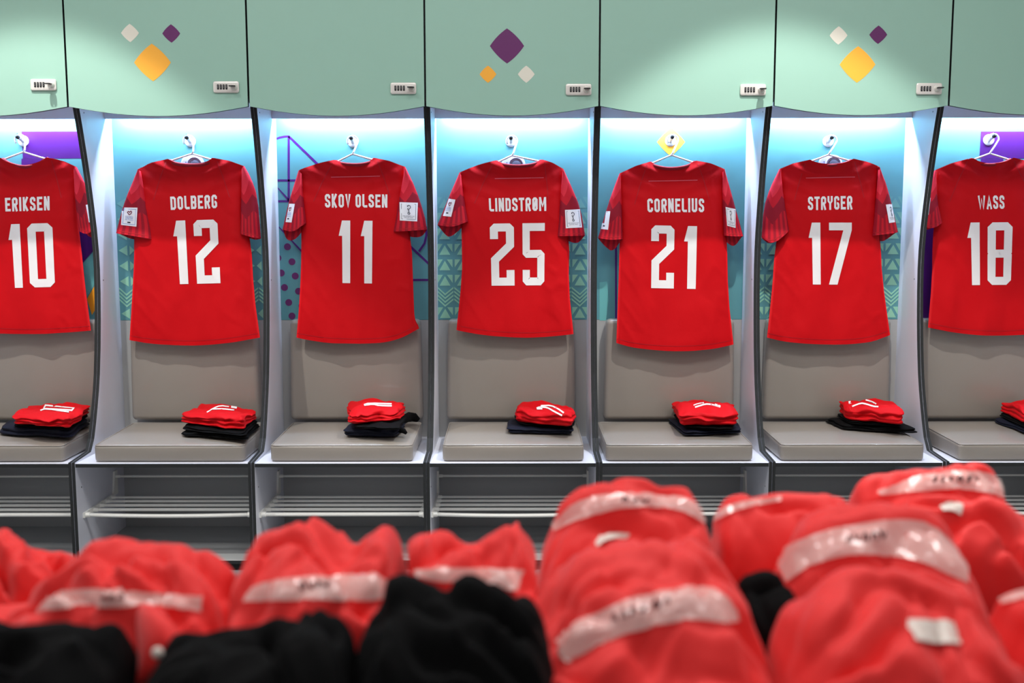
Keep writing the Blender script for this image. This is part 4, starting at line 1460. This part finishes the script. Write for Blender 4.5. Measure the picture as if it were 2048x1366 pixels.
# back row, left to right
heap('crumpled_top', [(-90, 1075), (0, 1062), (25, 1058), (42, 1080), (90, 1082), (130, 1095), (160, 1115)], 1.45, .08, RP, 'crumpled red top at the far left end of the table heap', 3, 1.2)
ro, o, bv = heap('crumpled_top', [(-90, 1220), (40, 1212), (110, 1165), (165, 1112), (215, 1066), (250, 1072), (300, 1083), (360, 1083), (430, 1095), (492, 1104)], 1.26, .12, RP, 'red top with a pale tape strip, left of the middle of the heap', 5, 0.9)
tape(ro, bv, [(80, 1218), (115, 1178), (250, 1180), (330, 1190), (402, 1195)], [(78, 1226), (120, 1217), (250, 1214), (340, 1212), (400, 1226)])
scrawl(ro, bv, 205, 1196, 250, 1197, 4)
k = MB()
sl_ = [(270, 1205), (300, 1230), (312, 1262), (322, 1300)]
# a sleeve of that top trailing over the black garments
P_ = [at(285, 1222, y=-2.70), at(300, 1240, y=-2.75), at(308, 1262, y=-2.79), at(313, 1288, y=-2.825), at(314, 1318, y=-2.845)]
k.tube([p + Vector((0, 0, -0.014)) for p in P_], [0.016, 0.036, 0.045, 0.042, 0.030], 14, False, 0, 0.4)
k.build('sleeve', RP, ro, True)
V, F = lathe(at(315, 1306, y=-2.862), (0, -1, 0.2), [(0, 0.007), (0.004, 0.005)], 10)
mk('sleeve_logo', V, F, M['tape_label'], ro)
ro, o, bv = heap('crumpled_top', [(492, 1180), (502, 1110), (515, 1068), (580, 1057), (612, 1038), (655, 1064), (695, 1080), (735, 1076), (782, 1040), (800, 1066), (812, 1100)], 1.27, .13, RP, 'red top with marker writing on its tape, centre left of the heap', 7, 0.9)
tape(ro, bv, [(490, 1190), (520, 1167), (600, 1158), (750, 1150), (770, 1160)], [(485, 1206), (560, 1202), (650, 1202), (750, 1202), (768, 1196)])
scrawl(ro, bv, 592, 1176, 665, 1172, 7)
ro, o, bv = heap('crumpled_top', [(806, 1110), (818, 1064), (860, 1047), (892, 1050), (925, 1074), (960, 1066), (1000, 1052), (1036, 1030), (1062, 1066), (1080, 1088)], 1.30, .11, RP, 'crumpled red top behind the tallest black garment', 9, 1.1)
tape(ro, bv, [(830, 1142), (900, 1137), (1000, 1139), (1046, 1142)], [(835, 1156), (890, 1167), (960, 1162), (1030, 1184)])
tape(ro, bv, [(984, 1186), (1000, 1184), (1012, 1192)], [(988, 1206), (1000, 1208), (1012, 1204)], 'tape_label', 'badge')
# black garments in front
heap('black_shorts', [(-140, 1250), (0, 1252), (120, 1256), (190, 1242), (240, 1245), (266, 1290)], 1.05, .08, BK, 'black garment at the lower left corner of the heap', 21, 0.7)
heap('black_shorts', [(300, 1290), (345, 1257), (420, 1250), (520, 1243), (600, 1232), (650, 1225), (690, 1240), (728, 1290)], 1.05, .08, BK, 'folded black garment lying second from the left in front', 22, 0.7)
heap('black_shorts', [(716, 1240), (735, 1212), (772, 1212), (786, 1160), (803, 1146), (850, 1170), (888, 1170), (908, 1148), (960, 1153), (1000, 1180), (1045, 1212), (1078, 1235), (1108, 1310)], 1.08, .09, BK, 'tallest rumpled black garment, in front of the red tops', 23, 0.8)
# right-hand piles
ro, o, bv = heap('folded_red_bundle', [(1064, 1120), (1085, 1050), (1110, 1002), (1150, 972), (1200, 960), (1280, 960), (1320, 975), (1352, 972), (1390, 958), (1418, 1000), (1436, 1060)], 1.42, .09, RP, 'red bundle with curved tape at the back of the middle pile', 31, 0.6, slope=0.55, side=6)
tape(ro, bv, [(1108, 1050), (1150, 1002), (1230, 988), (1340, 993), (1385, 1003), (1408, 1032)], [(1112, 1066), (1150, 1046), (1230, 1016), (1330, 1016), (1380, 1030), (1404, 1050)])
scrawl(ro, bv, 1240, 1003, 1300, 1003, 4)
tape(ro, bv, [(1192, 1090), (1204, 1071), (1232, 1065), (1260, 1068)], [(1196, 1096), (1212, 1084), (1236, 1079), (1258, 1078)], 'tape_label', 'size_label')
ro, o, bv = heap('folded_red_bundle', [(1046, 1200), (1090, 1140), (1200, 1098), (1290, 1082), (1380, 1086), (1440, 1102), (1482, 1150), (1526, 1260)], 1.17, .15, RP, 'large red bundle with slanting tape at the front of the middle pile', 33, 0.7, slope=0.5, side=6)
tape(ro, bv, [(1110, 1282), (1170, 1237), (1280, 1192), (1400, 1174), (1442, 1182), (1470, 1224)], [(1132, 1330), (1190, 1297), (1280, 1257), (1400, 1238), (1450, 1252), (1474, 1242)])
scrawl(ro, bv, 1225, 1240, 1345, 1205, 6)
ro, o, bv = heap('folded_red_bundle', [(1420, 1020), (1436, 994), (1500, 986), (1600, 988), (1660, 986), (1720, 990)], 1.48, .07, RP, 'flat red bundle with a lilac tape end between two piles', 35, 0.4, slope=0.5)
tape(ro, bv, [(1428, 1034), (1470, 1006), (1562, 995)], [(1434, 1044), (1480, 1019), (1562, 1003)])
heap('black_shorts', [(1476, 1165), (1510, 1150), (1550, 1150), (1586, 1165)], 1.22, .06, BK, 'black garment wedged in the gap between the red piles', 37, 0.6)
ro, o, bv = heap('folded_red_bundle', [(1690, 980), (1706, 955), (1750, 950), (1800, 940), (1850, 931), (1950, 928), (1992, 938), (2014, 985)], 1.60, .06, RP, 'red bundle with crinkled tape at the top right of the heap', 39, 0.5, slope=0.5)
tape(ro, bv, [(1752, 986), (1830, 955), (1900, 944), (1990, 944), (2002, 980)], [(1762, 992), (1830, 987), (1900, 977), (1980, 987), (2006, 997)])
scrawl(ro, bv, 1860, 962, 1960, 960, 5)
ro, o, bv = heap('folded_red_bundle', [(1760, 1000), (1830, 990), (1900, 984), (1960, 984), (2010, 1002), (2060, 1040), (2160, 1100)], 1.47, .07, RP, 'red bundle with a round white label at the right edge', 41, 0.8, slope=0.5)
tape(ro, bv, [(1876, 1014), (1896, 1003), (1924, 1012)], [(1884, 1024), (1902, 1022), (1918, 1032)], 'tape_label', 'size_label')
ro, o, bv = heap('folded_red_bundle', [(1540, 1150), (1568, 1062), (1620, 1024), (1700, 1006), (1800, 1003), (1872, 1015), (1915, 1052), (1950, 1140)], 1.31, .10, RP, 'red bundle with the widest tape in the right pile', 43, 0.5, slope=0.6, side=6)
tape(ro, bv, [(1552, 1112), (1600, 1080), (1700, 1050), (1830, 1036), (1882, 1062), (1930, 1130)], [(1578, 1166), (1640, 1122), (1720, 1107), (1830, 1122), (1880, 1142), (1934, 1168)])
scrawl(ro, bv, 1690, 1085, 1770, 1072, 7)
ro, o, bv = heap('folded_red_bundle', [(1536, 1330), (1560, 1220), (1600, 1180), (1680, 1150), (1760, 1138), (1850, 1150), (1950, 1182), (2020, 1260)], 1.09, .12, RP, 'red bundle with a white rectangular label at the lower right', 45, 0.8, slope=0.5, side=6)
tape(ro, bv, [(1813, 1243), (1860, 1243), (1915, 1247)], [(1830, 1286), (1875, 1290), (1926, 1292)], 'tape_label', 'size_label')
ro, o, bv = heap('folded_red_bundle', [(1990, 1270), (2012, 1205), (2080, 1180), (2200, 1180), (2280, 1230)], 1.14, .10, RP, 'red bundle with a tape end cut off by the lower right edge', 47, 0.8)
tape(ro, bv, [(2002, 1200), (2030, 1186), (2075, 1176)], [(2008, 1210), (2034, 1204), (2075, 1200)])
